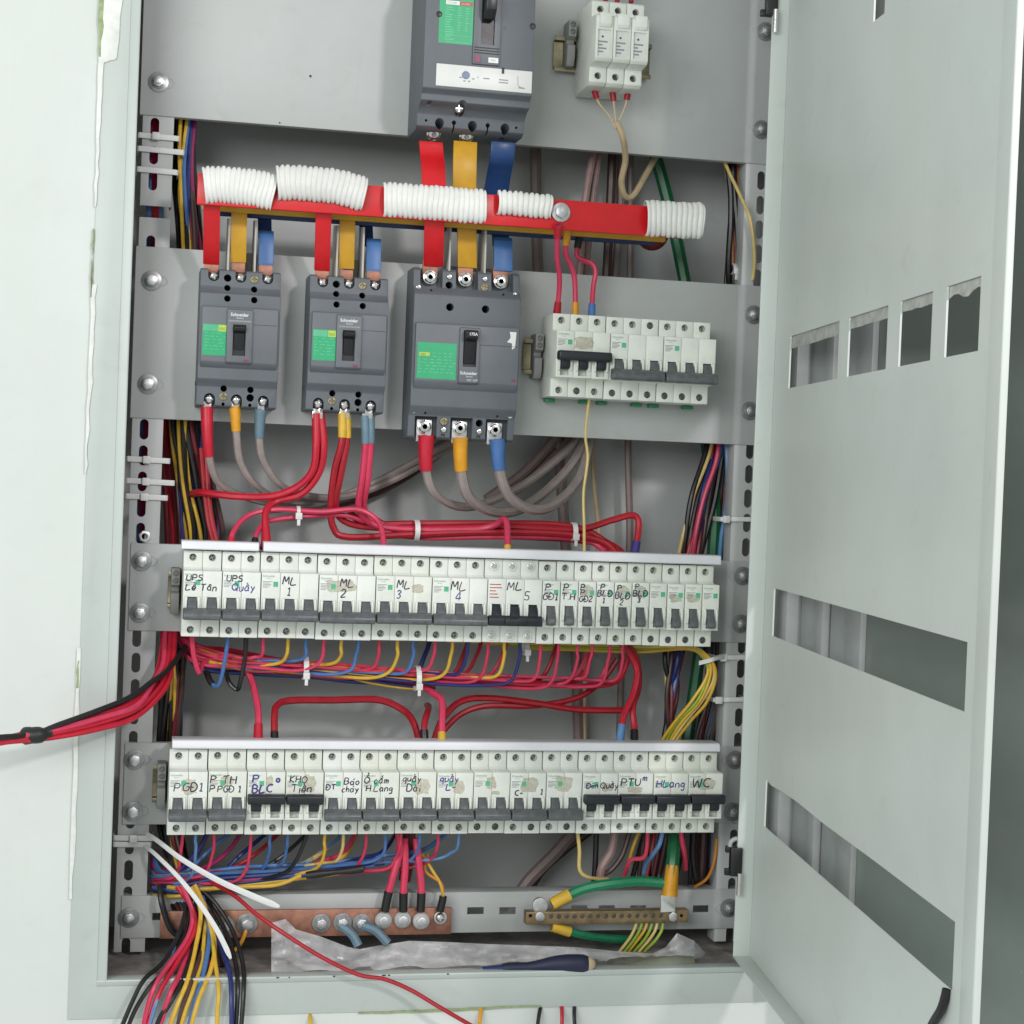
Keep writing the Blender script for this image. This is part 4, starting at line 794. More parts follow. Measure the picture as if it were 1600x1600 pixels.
# leads of the second moulded breaker and the upper red harness
for px, l in ((496, 'red'), (538, 'yellow'), (574, 'slate blue')): lug(px, 646, 36, 10, 10, 'silver lug feeding the %s lead pair of the second moulded breaker' % l)
HB = 'red leads between the second moulded breaker and the upper row'
wire('red', 3.7, [(494, 646, 38), (495, 700, 38), (488, 735, 42), (465, 760, 50), (425, 775, 55), (370, 777, 60), (318, 768, 75), (300, 772, 95)], 'thick red lead turning left from the second moulded breaker', 'wire', HB, [('s', 30, 'red', 4.6, 4.0)])
wire('red', 3.7, [(500, 646, 40), (505, 700, 40), (498, 740, 46), (470, 770, 55), (432, 783, 56), (416, 800, 48), (414, 845, 34), (414, 858, 30)], 'thick red lead dropping to the ML 1 breaker with red boot', 'wire', HB, [('s', 30, 'red', 4.6, 4.0), ('e', 24, 'red', 3.9, 5.6)])
wire('crimson', 3.4, [(535, 646, 38), (534, 690, 38), (524, 735, 45), (516, 790, 58), (520, 824, 64), (545, 838, 64), (640, 836, 64), (760, 833, 62), (880, 835, 60), (940, 848, 58), (965, 868, 50)], 'crimson lead with yellow end dipping into the red harness, front of its pair', 'wire', HB, [('s', 26, 'yellow', 4.6, 4.2)])
wire('crimson', 3.4, [(541, 646, 40), (541, 690, 40), (531, 740, 47), (525, 790, 62), (540, 816, 70), (600, 826, 70), (700, 822, 68), (790, 823, 66), (900, 827, 62), (955, 814, 58), (985, 805, 50), (998, 812, 44), (996, 832, 38), (991, 866, 30)], 'red lead rising at the right end of the harness with purple boot', 'wire', HB, [('s', 26, 'yellow', 4.6, 4.2), ('e', 14, 'purple', 4.2, 4.6)])
wire('pink red', 3.3, [(570, 650, 38), (570, 693, 38), (564, 750, 48), (562, 795, 60), (585, 818, 66), (650, 826, 66), (740, 826, 64), (772, 820, 58), (787, 812, 48), (793, 822, 40), (793, 862, 28)], 'pink red lead hooking up from the harness with yellow tip', 'wire', HB, [('s', 27, 'slate blue', 4.6, 4.2), ('e', 8, 'yellow', 3.6, 3.8)])
wire('pink red', 3.3, [(578, 650, 40), (577, 693, 40), (573, 750, 50), (570, 795, 66), (600, 830, 70), (660, 840, 70), (760, 838, 68), (880, 838, 66), (930, 850, 62), (950, 872, 50)], 'pink red lead with slate blue end running low in the harness', 'wire', HB, [('s', 27, 'slate blue', 4.6, 4.2)])
for i in range(4):
    dy = (-9, 3, 9, -3)[i]
    wire('crimson', 3.5, [(545+i*14, 800+i*4, 74), (575+i*10, 822+dy*.4, 74), (650, 828+dy, 73+i), (760, 827+dy, 72+i), (860, 830+dy, 70+i), (910, 836+dy, 66), (945+i*6, 850+i*2, 60), (960+i*5, 875, 48)], 'crimson wire packed inside the tied red harness above the upper row', 'wire', 'inner wires of the upper red harness')
wire('pink red', 2.7, [(361, 858, 26), (364, 835, 34), (378, 815, 42), (400, 801, 50), (440, 797, 54), (500, 800, 54), (555, 797, 54), (584, 807, 48), (597, 828, 40), (600, 862, 28)], 'pink red wire arching over the upper row from the UPS breakers to ML 3', 'wire', HB, [('s', 14, 'red', 4.4, 3.8)])
wire('pink red', 2.4, [(397, 856, 26), (402, 832, 36), (420, 816, 48), (470, 807, 56), (530, 803, 60), (570, 815, 66)], 'pink red wire with black end rising from the UPS Quay breaker', 'wire', HB, [('s', 12, 'black', 3.6, 3.2)])
# left vertical bundle (whole height, passing behind the plates)
LW = [(284, 150, 118), (286, 200, 112), (288, 260, 108), (296, 390, 108), (285, 520, 118), (290, 655, 110), (298, 750, 105), (312, 850, 105), (288, 930, 120), (276, 990, 110), (272, 1070, 106), (268, 1160, 106), (264, 1230, 118), (266, 1300, 110), (280, 1360, 95), (300, 1400, 80)]
lb = [('black', 2.6), ('black', 2.8), ('yellow', 1.9), ('black', 2.6), ('blue', 2.4), ('yellow', 1.9), ('navy', 2.6), ('black', 2.6), ('magenta', 2.2), ('dark red', 2.2), ('black', 3), ('light yellow', 1.7), ('purple', 2.4), ('brown', 2.4), ('black', 2.8), ('dark red', 2.4), ('black', 2.8), ('brown', 2.6), ('yellow', 1.8), ('black', 2.8), ('dark red', 2.6), ('black', 2.8), ('black', 3), ('black', 3), ('brown', 2.8), ('black', 3), ('purple', 2.4), ('yellow', 1.9), ('black', 3), ('black', 3)]
rd = random.Random(11)
for i, (c, r) in enumerate(lb):
    off = -15+32*((i*7) % len(lb))/len(lb); pp = []
    dep = rd.uniform(-14, 12)
    for k, (a, b, y) in enumerate(LW):
        sw = 1.0+.9*(1 if b > 640 and b < 860 else 0)
        pp.append((a+off*sw*(.8+.4*math.sin(i*2+k*.7))+rd.uniform(-3, 3), b, y+dep+rd.uniform(-4, 4)))
    wire(c, r, pp, '%s wire in the tall bundle along the left upright' % c, 'wire', 'bundle along the left upright')
for i, (c, r, pp) in enumerate([('yellow', 1.9, [(283, 175, 90), (279, 235, 86), (282, 320, 86), (288, 400, 92), (290, 470, 104)]), ('yellow', 1.8, [(294, 175, 92), (286, 235, 88), (280, 300, 90), (286, 360, 94), (292, 430, 104)]), ('blue', 2.3, [(296, 175, 94), (289, 250, 89), (289, 310, 90), (298, 400, 96), (300, 470, 106)]),
                             ('navy', 2.4, [(300, 175, 96), (295, 250, 91), (296, 320, 92), (306, 400, 98), (306, 470, 108)]), ('magenta', 2.1, [(306, 175, 98), (300, 250, 93), (304, 330, 95), (314, 400, 100), (314, 470, 110)])]):
    wire(c, r, pp, '%s wire in front of the upper left bundle, %s' % (c, ('left of two', 'right of two', 'beside the navy one', 'beside the blue one', 'outermost')[i]), 'wire', 'front wires of the upper left bundle')
for i in range(2): wire('black', 3.2, [(1130+i*14, 225, 100), (1141+i*4, 290, 96), (1143+i*8, 350, 94), (1138+i*14, 410, 96), (1140+i*10, 470, 106)], 'thick black wire under the right end of the top plate, %s of two' % ('left', 'right')[i], 'wire', 'wires under the right end of the top plate')
rd = random.Random(5)
for i, (c, x_) in enumerate((('red', 241), ('red', 247), ('red', 244), ('blue', 236), ('pale blue', 252), ('magenta', 239), ('red', 250))):
    wire(c, 2.7, [(x_, 150, 92), (x_+1, 250, 88), (x_-2, 340, 88), (x_-6, 460, 104), (x_-10, 560, 104), (x_-13+rd.uniform(-3, 3), 660, 98), (x_-16+rd.uniform(-3, 3), 760, 98), (x_-16, 860, 104), (x_-10, 930, 115)], '%s wire seen through the slots of the left upright' % c, 'wire', 'wires behind the left upright')
for i in range(3):
    wire(('dark red', 'crimson')[i % 2], 2.5, [(250+i*7, 650, 122), (256+i*7, 740, 120), (262+i*7, 840, 120), (262+i*4, 930, 125), (256+i*5, 1000, 120), (252+i*4, 1060, 122)], 'dark red wire at the outer edge of the left bundle', 'wire', 'red wires beside the left bundle')
for i, (a, b) in enumerate(((318, 330), (326, 338))): wire('crimson', 2.3, [(a-4, 700, 80), (a, 760, 78), (a+6, 810, 74), (b+4, 850, 66), (b+10, 880, 60)], 'crimson wire slanting down into the upper row beside the left bundle', 'wire', 'crimson wires by the left bundle')
# red harness leaving to the left
LH = 'red wires leaving the cabinet to the left'
base = [(264, 950, 100), (264, 1000, 70), (258, 1040, 45), (246, 1072, 20), (212, 1108, -14), (150, 1130, -38), (92, 1144, -56), (50, 1150, -66), (0, 1158, -80), (-60, 1168, -95)]
for i in range(6):
    k = (i-2.5); pp = [(a+k*(3.2 if b < 1090 else 0), b+k*((0, 1.0, 1.5, 3.4, 5.0, 4.2, 2.4, 1.6, 1.7, 2)[j]), y+(4, -4)[i % 2]) for j, (a, b, y) in enumerate(base)]
    wire(('red', 'pink red', 'red', 'red', 'crimson', 'red')[i], 2.6, pp, 'red wire in the taped harness leaving over the left frame', 'wire', LH)
wire('black', 2.7, [(290, 1010, 70), (262, 1048, 30), (238, 1066, 8), (206, 1088, -16), (150, 1111, -40), (92, 1133, -58), (50, 1147, -70), (0, 1152, -86), (-60, 1160, -100)], 'black wire on top of the red harness leaving to the left', 'wire')
tag(MB().tube(smooth([at(36, 1150, -64), at(50, 1149, -67), at(64, 1148, -66), at(77, 1144, -62)]), lambda t: 6.6+1.4*math.sin(t*5)+.6*math.sin(t*13), 12).build('tape_wrap', TAPE), 'black tape wrapped round the red harness on the white wall', 'tape')
# wires under the upper row, gathered into a tied bundle
def yb(x): return 1030+(x-300)*.078 if x < 700 else 1061+(x-700)*.045
def gather(x, c, r, i, label, group, y0=1004, bund=yb, left=300, drop_=46, tail=((285, 1005, 95), (276, 960, 110))):
    rd = random.Random(i*13+int(x)); off = ((i*5) % 9-4)*2.3; dy = rd.uniform(-6, 8); bx = x-drop_+rd.uniform(-5, 5)
    pp = [(x+1, y0-14, 40), (x, y0+6, 42), (x-1, y0+20, 46), (x-drop_*.28, bund(x)+off*.5-8, 52+dy*.5), (bx, bund(bx)+off, 58+dy)]
    xx = bx-70
    while xx > left: pp.append((xx, bund(xx)+off+rd.uniform(-2, 2), 62+dy)); xx -= 80
    pp += [(a, b+off, y+dy) for a, b, y in tail]
    return wire(c, r, pp, label, 'wire', group)
GU = 'wires gathered under the upper row'
k = 0
for i, (xs, cs) in enumerate((((410, 449, 478), 0), ((507, 534, 559), 0), ((593, 621, 646), 0), ((678, 706, 729), 1), ((763, 789, 813), 1))):
    for xx, c in zip(xs, ('pink red', 'yellow', 'navy' if cs else 'blue')):
        gather(xx, c, 1.75, k, '%s wire curving away under the ML %d breaker' % (c, i+1), GU); k += 1
for i, xx in enumerate((843, 873, 903, 924, 952, 974)):
    gather(xx, 'pink red', 1.7, k, 'pink red wire curving away under the P %s breaker' % names[i], GU, y0=1010, drop_=30+i*3); k += 1
rd = random.Random(41)
for i in range(9):
    c = ('pink red', 'red', 'pink red', 'crimson', 'red', 'pink red', 'red', 'navy', 'crimson')[i]; o_ = rd.uniform(-2, 16); x1_ = (930, 960, 890, 840, 900, 760, 720, 640, 700)[i]; pp = [(x1_+34, 990, 92), (x1_+26, 1022, 84), (x1_, yb(x1_)+o_*.5-6, 78)]
    xx = x1_-70
    while xx > 310: pp.append((xx, yb(xx)+o_*(.4+.6*(xx/900))+rd.uniform(-4, 4), 66+rd.uniform(-6, 12))); xx -= 85
    pp += [(298, 1018+rd.uniform(-12, 14), 84), (282, 985, 100)]
    wire(c, rd.uniform(1.9, 2.5), pp, '%s wire sagging along the front of the bundle under the upper row' % c, 'wire', 'sagging wires under the upper row')
wire('blue', 2.0, [(357, 992, 40), (354, 1020, 44), (347, 1052, 46), (338, 1072, 48), (330, 1066, 54), (322, 1048, 62)], 'blue wire looping under the UPS Quay breaker', 'wire', GU, [('e', 20, 'black', 3.0, 3.2)])
wire('black', 2.2, [(385, 992, 40), (381, 1030, 44), (376, 1066, 46), (369, 1079, 50), (360, 1068, 54), (352, 1048, 62)], 'black wire looping under the UPS Quay breaker', 'wire', GU)
wire('pink red', 2.6, [(300, 992, 40), (304, 1020, 42), (310, 1050, 44), (318, 1038, 56), (330, 1025, 70)], 'pink red wire looping under the UPS Le Tan breaker', 'wire', GU)
for i in range(5):
    wire(('crimson', 'red', 'crimson', 'navy', 'yellow')[i], (2.6, 2.4, 2.6, 2.2, 1.8)[i], [(286+i*3, 985, 95), (310, 1010+i*5, 80+i*3), (360, 1018+i*6, 76+i*3), (440, 1032+i*5, 74), (520, 1042+i*4, 72), (620, 1056+i*4, 72), (680, 1066+i*3, 72)], '%s wire at the back of the tied bundle under the upper row' % ('crimson', 'red', 'crimson', 'navy', 'yellow')[i], 'wire', 'back wires of the bundle under the upper row')
for i in range(5):
    e = i*6
    wire(('yellow', 'light yellow', 'yellow', 'yellow green', 'yellow')[i], 1.7, [(660+i*40, 1000+i*2, 92), (800+i*10, 1001+i*3, 90), (900, 1003+i*3, 86), (1000, 1006+i*3, 78), (1080, 1012+i, 66), (1108-e*.2, 1028+i*2, 64), (1119-e*.7, 1058, 64), (1105-e, 1095, 68), (1078-e, 1128, 78), (1052-e*.8, 1165, 90), (1035-e*.5, 1210, 110)], 'yellow earth wire arching to the right end under the upper row', 'wire', 'yellow earth wires at the right end of the upper row')
# heavy reds between the rows
BR = 'thick red links between the two breaker rows'
wire('pink red', 3.3, [(385, 1045, 70), (394, 1062, 66), (401, 1085, 56), (403, 1115, 44), (403, 1160, 30)], 'thick red link dropping left with a bright red sleeve above PBLC', 'wire', BR, [('e', 22, 'red', 4.2, 4.8)])
wire('crimson', 3.5, [(429, 1160, 30), (428, 1120, 44), (434, 1101, 56), (455, 1093, 66), (520, 1093, 76), (590, 1093, 80), (628, 1107, 74), (646, 1130, 60), (656, 1165, 48)], 'thick crimson link arching between the rows from a black sleeve', 'wire', BR, [('s', 11, 'black', 4.0, 3.8)])
wire('crimson', 3.2, [(664, 1165, 34), (664, 1135, 40), (667, 1112, 56), (669, 1104, 100), (667, 1102, 160)], 'short crimson stub in a dark sleeve between the rows', 'wire', BR, [('s', 16, 'black', 4.2, 4.0)])
wire('pink red', 3.4, [(660, 1072, 72), (675, 1082, 64), (689, 1094, 52), (692, 1120, 42), (690, 1160, 30)], 'thick pink red link with yellow sleeve dropping from the bundle', 'wire', BR, [('e', 14, 'yellow', 4.0, 4.3)])
wire('crimson', 3.4, [(676, 1165, 60), (690, 1125, 70), (720, 1098, 80), (760, 1092, 84), (830, 1098, 84), (900, 1108, 84), (975, 1110, 80)], 'thick crimson link running right, upper of two', 'wire', BR)
wire('crimson', 3.2, [(690, 1145, 70), (720, 1118, 80), (760, 1102, 86), (830, 1104, 88), (900, 1090, 90), (940, 1065, 90), (965, 1030, 90)], 'thick crimson link rising to the right behind the upper row', 'wire', BR)
wire('red', 3.4, [(965, 1000, 66), (985, 1022, 66), (994, 1050, 62), (988, 1085, 54), (975, 1120, 44), (968, 1165, 32)], 'red link with blue sleeve at the right, left of a pair', 'wire', BR, [('e', 22, 'pale blue', 4.0, 4.4)])
wire('red', 3.4, [(975, 1000, 74), (994, 1030, 74), (997, 1070, 68), (990, 1105, 54), (992, 1135, 44), (991, 1165, 32)], 'red link with black sleeve at the right, right of a pair', 'wire', BR, [('e', 20, 'black', 4.0, 4.4)])
# right-hand vertical bundle
RWp = [[(1125, 225, 115), (1140, 300, 108), (1143, 360, 104), (1138, 440, 106), (1122, 560, 120), (1108, 690, 112), (1084, 780, 108), (1064, 870, 106), (1048, 960, 118), (1040, 1030, 108), (1046, 1090, 108), (1046, 1160, 112), (1020, 1240, 120), (1000, 1310, 112), (985, 1380, 108)],
       [(1160, 225, 118), (1158, 300, 112), (1150, 360, 108), (1152, 440, 108), (1150, 560, 118), (1132, 690, 112), (1112, 780, 108), (1098, 870, 106), (1080, 960, 118), (1062, 1030, 108), (1052, 1090, 112), (1042, 1160, 112), (1050, 1240, 120), (1060, 1310, 112), (1050, 1390, 112)]]
rb = [('black', 2.8), ('light yellow', 1.9), ('brown', 2.6), ('red', 2.2), ('black', 2.6), ('dark red', 2.4), ('navy', 3.2), ('black', 2.8), ('brown', 2.8), ('blue', 2.4), ('dark red', 2.6), ('black', 3)]
rd = random.Random(23)
for i, (c, r) in enumerate(rb):
    t = i/(len(rb)-1); pp = [((a[0]*(1-t)+b[0]*t)+rd.uniform(-6, 6), a[1], a[2]*(1-t)+b[2]*t+rd.uniform(-8, 8)) for a, b in zip(*RWp)]
    wire(c, r, pp, '%s wire in the loose bundle along the right upright' % c, 'wire', 'bundle along the right upright')
rd = random.Random(77)
for i in range(12):
    c = ('black', 'brown', 'black', 'dark red', 'black', 'navy', 'black', 'brown', 'black', 'dark red', 'black', 'purple')[i]
    wire(c, 2.9, [(1136+rd.uniform(-9, 9), 660, 120), (1126+i*1.2+rd.uniform(-5, 5), 780, 122), (1112+i*2+rd.uniform(-5, 5), 880, 124), (1108+i*1.6, 960, 128), (1102+i*2.6+rd.uniform(-4, 4), 1020, 124), (1100+i*3+rd.uniform(-5, 5), 1090, 122), (1086+i*3.6+rd.uniform(-4, 4), 1160, 122), (1086+i*3, 1240, 126), (1082+i*3+rd.uniform(-5, 5), 1310, 122), (1078+i*3, 1390, 120)], '%s wire in the dark mass behind the right upright' % c, 'wire', 'dark wires behind the right upright')
wire('light yellow', 1.8, [(1122, 225, 92), (1136, 265, 80), (1158, 305, 64), (1173, 345, 62), (1177, 400, 63), (1176, 437, 66)], 'light yellow wire crossing in front of the right upright', 'wire')
for i, (c, x_) in enumerate((('orange', 1150), ('red', 1146), ('dark red', 1154))): wire(c, 2.0, [(x_+2, 225, 106), (x_+3, 290, 104), (x_-6, 340, 98), (x_-5, 400, 96), (x_-4, 470, 104)], '%s wire beside the right upright under the top plate' % c, 'wire', 'wires under the right end of the top plate')
wire('pink red', 2.6, [(1124, 680, 100), (1118, 720, 98), (1100, 780, 96), (1086, 840, 96), (1080, 900, 104)], 'crimson wire slanting beside the right upright above the upper row', 'wire')
wire('pale blue', 2.4, [(1134, 680, 98), (1136, 730, 96), (1138, 780, 96), (1128, 840, 100), (1124, 890, 104)], 'pale blue wire beside the right upright above the upper row', 'wire')
# wires under the lower row
def yb2(x): return 1378-(x-240)*.078
GL2 = 'wires gathered under the lower row'
R2w = [(285, 'pink red', 'P GD 1 breaker, left'), (306, 'pale blue', 'P GD 1 breaker, right'), (333, 'pink red', 'P TH breaker'), (393, 'pink red', 'PBLC breaker'), (422, 'blue', 'PBLC breaker'), (449, 'blue', 'KHO Tien breaker'),
       (508, 'yellow', 'DT Bao chay breaker, left'), (535, 'light yellow', 'DT Bao chay breaker, right'), (572, 'pink red', 'O cam breaker'), (601, 'blue', 'O cam breaker'), (626, 'pink red', 'quay Dai breaker'), (656, 'blue', 'quay Dai breaker'), (683, 'pink red', 'eighth breaker'), (716, 'pale blue', 'eighth breaker')]
for i, (xx, c, l) in enumerate(R2w):
    gather(xx, c, 1.6, i+40, '%s wire bending left under the %s of the lower row' % (c, l), GL2, y0=1308, bund=yb2, left=262, drop_=30, tail=((248, 1376, 72), (238, 1372, 90)))
rd = random.Random(43)
for i in range(12):
    c = ('blue', 'navy', 'pink red', 'pale blue', 'black', 'crimson', 'navy', 'magenta', 'blue', 'purple', 'yellow', 'light yellow')[i]; x1_ = (690, 620, 560, 520, 470, 430, 400, 380, 350, 330, 560, 520)[i]
    e_ = rd.uniform(-9, 9); pp = [(x1_+rd.uniform(0, 40), 1284, 96+rd.uniform(-10, 20)), (x1_-20, 1330+e_*.5, 76), (x1_-60, yb2(x1_-60)-8+e_, 70)]
    xx = x1_-120
    while xx > 260: pp.append((xx, yb2(xx)+e_+rd.uniform(-7, 5), 68+rd.uniform(-8, 10))); xx -= 75
    pp += [(248, 1366+e_, 84), (238, 1350+e_*2, 100)]
    wire(c, rd.uniform(1.7, 2.5), pp, '%s wire crossing loosely in the bundle under the lower row' % c, 'wire', 'loose crossing wires under the lower row')
wire('black', 2.0, [(481, 1300, 40), (474, 1320, 42), (462, 1345, 46), (446, 1362, 52), (410, 1372, 60), (340, 1378, 66), (280, 1384, 70)], 'black wire slanting under the KHO Tien breaker of the lower row', 'wire', GL2)
tag(MB().tube(smooth([at(478, 1368, 46), at(510, 1364, 46), at(540, 1361, 46), at(568, 1357, 46)]), lambda t: 3.4+.7*math.sin(t*9), 10).build('tape_wrap', TAPE), 'black tape wrapped round the blue wires under the lower row', 'tape')
for i in range(4): wire(('navy', 'blue', 'navy', 'yellow')[i], (2.6, 2.4, 2.4, 1.9)[i], [(600-i*15, 1348+i*3, 60), (520, 1356+i*4, 60), (430, 1366+i*4, 60), (340, 1374+i*5, 58), (280, 1384+i*5, 58), (240, 1380+i*6, 74)], '%s wire at the bottom of the bundle under the lower row' % ('navy', 'blue', 'navy', 'yellow')[i], 'wire', 'low wires of the bundle under the lower row')
wire('yellow', 2.0, [(470, 1368, 46), (430, 1381, 44), (370, 1386, 46), (300, 1389, 50), (262, 1386, 60)], 'yellow wire drooping along the lowest edge of the bundle', 'wire')
NB = 'black booted leads on the copper bar'
wire('dark red', 6.5, [(640, 1290, 80), (640, 1320, 82), (636, 1345, 86), (632, 1375, 90)], 'very dark red thick cable behind the three red leads', 'cable')
for i, pp in enumerate([[(622, 1296, 52), (624, 1330, 54), (614, 1370, 54), (606, 1400, 54), (601, 1424, 54)], [(632, 1310, 56), (632, 1350, 56), (631, 1390, 55), (630, 1424, 54)], [(650, 1310, 58), (655, 1350, 56), (657, 1390, 55), (657, 1424, 54)]]):
    wire('pink red', 3.7, pp, 'pink red lead with black boot on the copper bar, %s of three' % ('left', 'middle', 'right')[i], 'wire', NB, [('e', 22, 'black', 4.4, 4.2)])
for i in range(2): wire(('yellow', 'orange')[i], 1.6, [(660+i*8, 1335, 70), (678-i*12, 1362, 62), (686+i*3, 1378, 56), (691, 1400, 54), (687, 1424, 54)], '%s wire entering the rightmost black boot on the copper bar' % ('yellow', 'orange')[i], 'wire', NB, [('e', 19, 'black', 3.9, 3.9)] if i == 0 else [])
# lower right tangle
LR = 'wires under the right end of the lower row'
for pp, c, r, l in [([(902, 1296, 44), (904, 1330, 46), (907, 1358, 48), (918, 1371, 54), (950, 1374, 66)], 'light yellow', 1.9, 'light yellow wire hooking down under the Den Quay breaker'),
                    ([(962, 1296, 80), (955, 1330, 78), (942, 1355, 78), (938, 1375, 80)], 'pink grey', 4.6, 'dull pink cable under the PTUM breaker'),
                    ([(932, 1296, 86), (930, 1340, 84), (928, 1380, 84)], 'black', 3, 'black wire straight down under the Den Quay breaker'),
                    ([(985, 1296, 76), (972, 1335, 74), (952, 1362, 74), (935, 1368, 82)], 'brown', 2.8, 'brown wire slanting under the PTUM breaker'),
                    ([(1012, 1296, 44), (1010, 1320, 46), (1004, 1340, 50), (985, 1345, 54), (978, 1362, 62), (973, 1378, 70)], 'pink red', 2.2, 'pink red wire stepping down under the HLang breaker'),
                    ([(1036, 1296, 44), (1032, 1318, 46), (1024, 1332, 50), (1012, 1348, 62), (1006, 1365, 70)], 'pale blue', 2.3, 'pale blue wire under the HLang breaker'),
                    ([(1064, 1296, 44), (1065, 1315, 46), (1070, 1335, 50), (1071, 1358, 60)], 'pink red', 2.6, 'pink red wire beside the green cable under the WC breaker'),
                    ([(1085, 1296, 80), (1083, 1340, 84), (1090, 1385, 88)], 'black', 3.4, 'black wire right of the green cable under the WC breaker'),
                    ([(1120, 1310, 70), (1116, 1345, 72), (1104, 1372, 76), (1085, 1386, 80)], 'orange', 1.6, 'thin orange wire curving in front of the right upright'),
                    ([(1000, 1296, 80), (988, 1330, 80), (982, 1355, 84)], 'yellow', 2.2, 'yellow wire behind the stepped pink red one'),
                    ([(1100, 1296, 100), (1098, 1345, 100), (1094, 1390, 100)], 'brown', 4, 'brown wire near the right upright under the lower row')]:
    wire(c, r, pp, l, 'wire', LR)
# spill over the bottom frame at the left
SPg = 'wires spilling over the bottom frame at the left'
spill = [('black', 2.1, [(296, 1390, 55), (282, 1450, 30), (258, 1500, 5), (226, 1532, -22), (206, 1566, -30), (186, 1615, -34)], 'leftmost black wire'), ('black', 2.1, [(300, 1392, 55), (290, 1460, 30), (266, 1508, 4), (238, 1538, -22), (214, 1574, -30), (196, 1615, -34)], 'second black wire from the left'),
         ('pink red', 2.4, [(285, 1385, 44), (300, 1425, 38), (294, 1465, 24), (268, 1503, 2), (246, 1535, -20), (231, 1566, -26), (222, 1615, -30)], 'pink red wire'), ('red', 2.4, [(276, 1385, 46), (300, 1420, 42), (302, 1455, 28), (280, 1500, 6), (256, 1538, -18), (240, 1570, -26), (228, 1615, -30)], 'red wire crossing the frame'),
         ('pale blue', 2.2, [(272, 1480, 30), (270, 1515, 6), (252, 1545, -18), (240, 1575, -26), (230, 1615, -30)], 'pale blue wire'), ('pink red', 2.6, [(300, 1470, 36), (282, 1520, -4), (268, 1548, -22), (256, 1580, -28), (246, 1615, -30)], 'pink red wire with pale tip'),
         ('black', 2.8, [(306, 1385, 60), (308, 1450, 36), (296, 1510, 4), (270, 1558, -22), (250, 1590, -28), (242, 1615, -30)], 'black wire beside the pink one'), ('yellow', 2.2, [(300, 1385, 46), (314, 1425, 38), (306, 1480, 18), (292, 1530, -12), (276, 1572, -26), (262, 1615, -30)], 'yellow wire, left of three'),
         ('brown', 2.4, [(312, 1400, 56), (318, 1470, 26), (300, 1530, -8), (284, 1575, -24), (276, 1615, -28)], 'brown wire'), ('yellow', 2.0, [(322, 1430, 44), (316, 1500, 10), (302, 1545, -16), (288, 1580, -26), (280, 1615, -30)], 'yellow wire beside the brown one'),
         ('blue', 2.3, [(316, 1400, 50), (328, 1455, 30), (322, 1510, 4), (306, 1560, -20), (292, 1615, -28)], 'blue wire between yellow ones'), ('yellow', 2.2, [(304, 1382, 44), (320, 1420, 38), (334, 1470, 24), (328, 1515, 0), (310, 1562, -24), (296, 1615, -30)], 'long yellow wire bending left'),
         ('yellow', 2.1, [(318, 1410, 40), (330, 1455, 28), (336, 1500, 8), (341, 1545, -18), (341, 1580, -26), (339, 1615, -30)], 'straight yellow wire, right of three'), ('navy', 2.3, [(332, 1440, 44), (346, 1480, 18), (358, 1520, -8), (362, 1560, -24), (362, 1615, -30)], 'navy wire'),
         ('black', 2.2, [(312, 1388, 50), (338, 1415, 44), (362, 1455, 28), (378, 1505, 2), (382, 1545, -18), (376, 1615, -28)], 'rightmost black wire'), ('black', 2.2, [(320, 1400, 56), (350, 1450, 34), (366, 1500, 6), (372, 1545, -18), (368, 1615, -28)], 'second black wire from the right'),
         ('black', 3, [(250, 1382, 60), (252, 1410, 52), (268, 1450, 50), (290, 1470, 50)], 'black wire looping by the left end of the copper bar')]
for c, r, pp, l in spill: wire(c, r, pp, l+' spilling over the bottom frame at the left' if 'looping' not in l else l, 'wire', SPg)
for i in range(10):
    c = ('black', 'dark red', 'black', 'brown', 'navy', 'black', 'red', 'black', 'brown', 'black')[i]
    wire(c, 2.6, [(245+i*6, 1372+i*2, 85), (262+i*5, 1400, 76), (282+i*4, 1440, 62), (290+i*5, 1478, 46), (285+i*7, 1512, 20+i)], '%s wire in the dark knot behind the spilling wires at lower left' % c, 'wire', 'dark knot of wires at lower left')
wire('crimson', 2.1, [(330, 1378, 40), (365, 1398, 20), (400, 1428, 0), (440, 1456, -16), (500, 1494, -24), (560, 1523, -28), (600, 1531, -30), (640, 1548, -32), (690, 1575, -36), (760, 1616, -40)], 'long thin red wire trailing across the bottom frame to the right', 'wire')
for c, pp, l in [('yellow', [(484, 1582, -4), (486, 1600, -16), (488, 1640, -22)], 'yellow wire end hanging below the frame at left centre'), ('amber', [(752, 1570, -4), (750, 1590, -16), (744, 1640, -22)], 'amber wire end hanging below the frame beside the trailing red wire'),
                 ('black', [(846, 1568, -4), (842, 1590, -16), (836, 1640, -22)], 'left black wire end hanging below the frame'), ('red', [(877, 1567, -4), (877, 1590, -16), (877, 1640, -22)], 'red wire end hanging below the frame between two black ones'), ('black', [(898, 1567, -4), (899, 1590, -16), (901, 1640, -22)], 'right black wire end hanging below the frame')]:
    wire(c, 1.9, pp, l, 'wire', 'wire ends hanging below the frame')

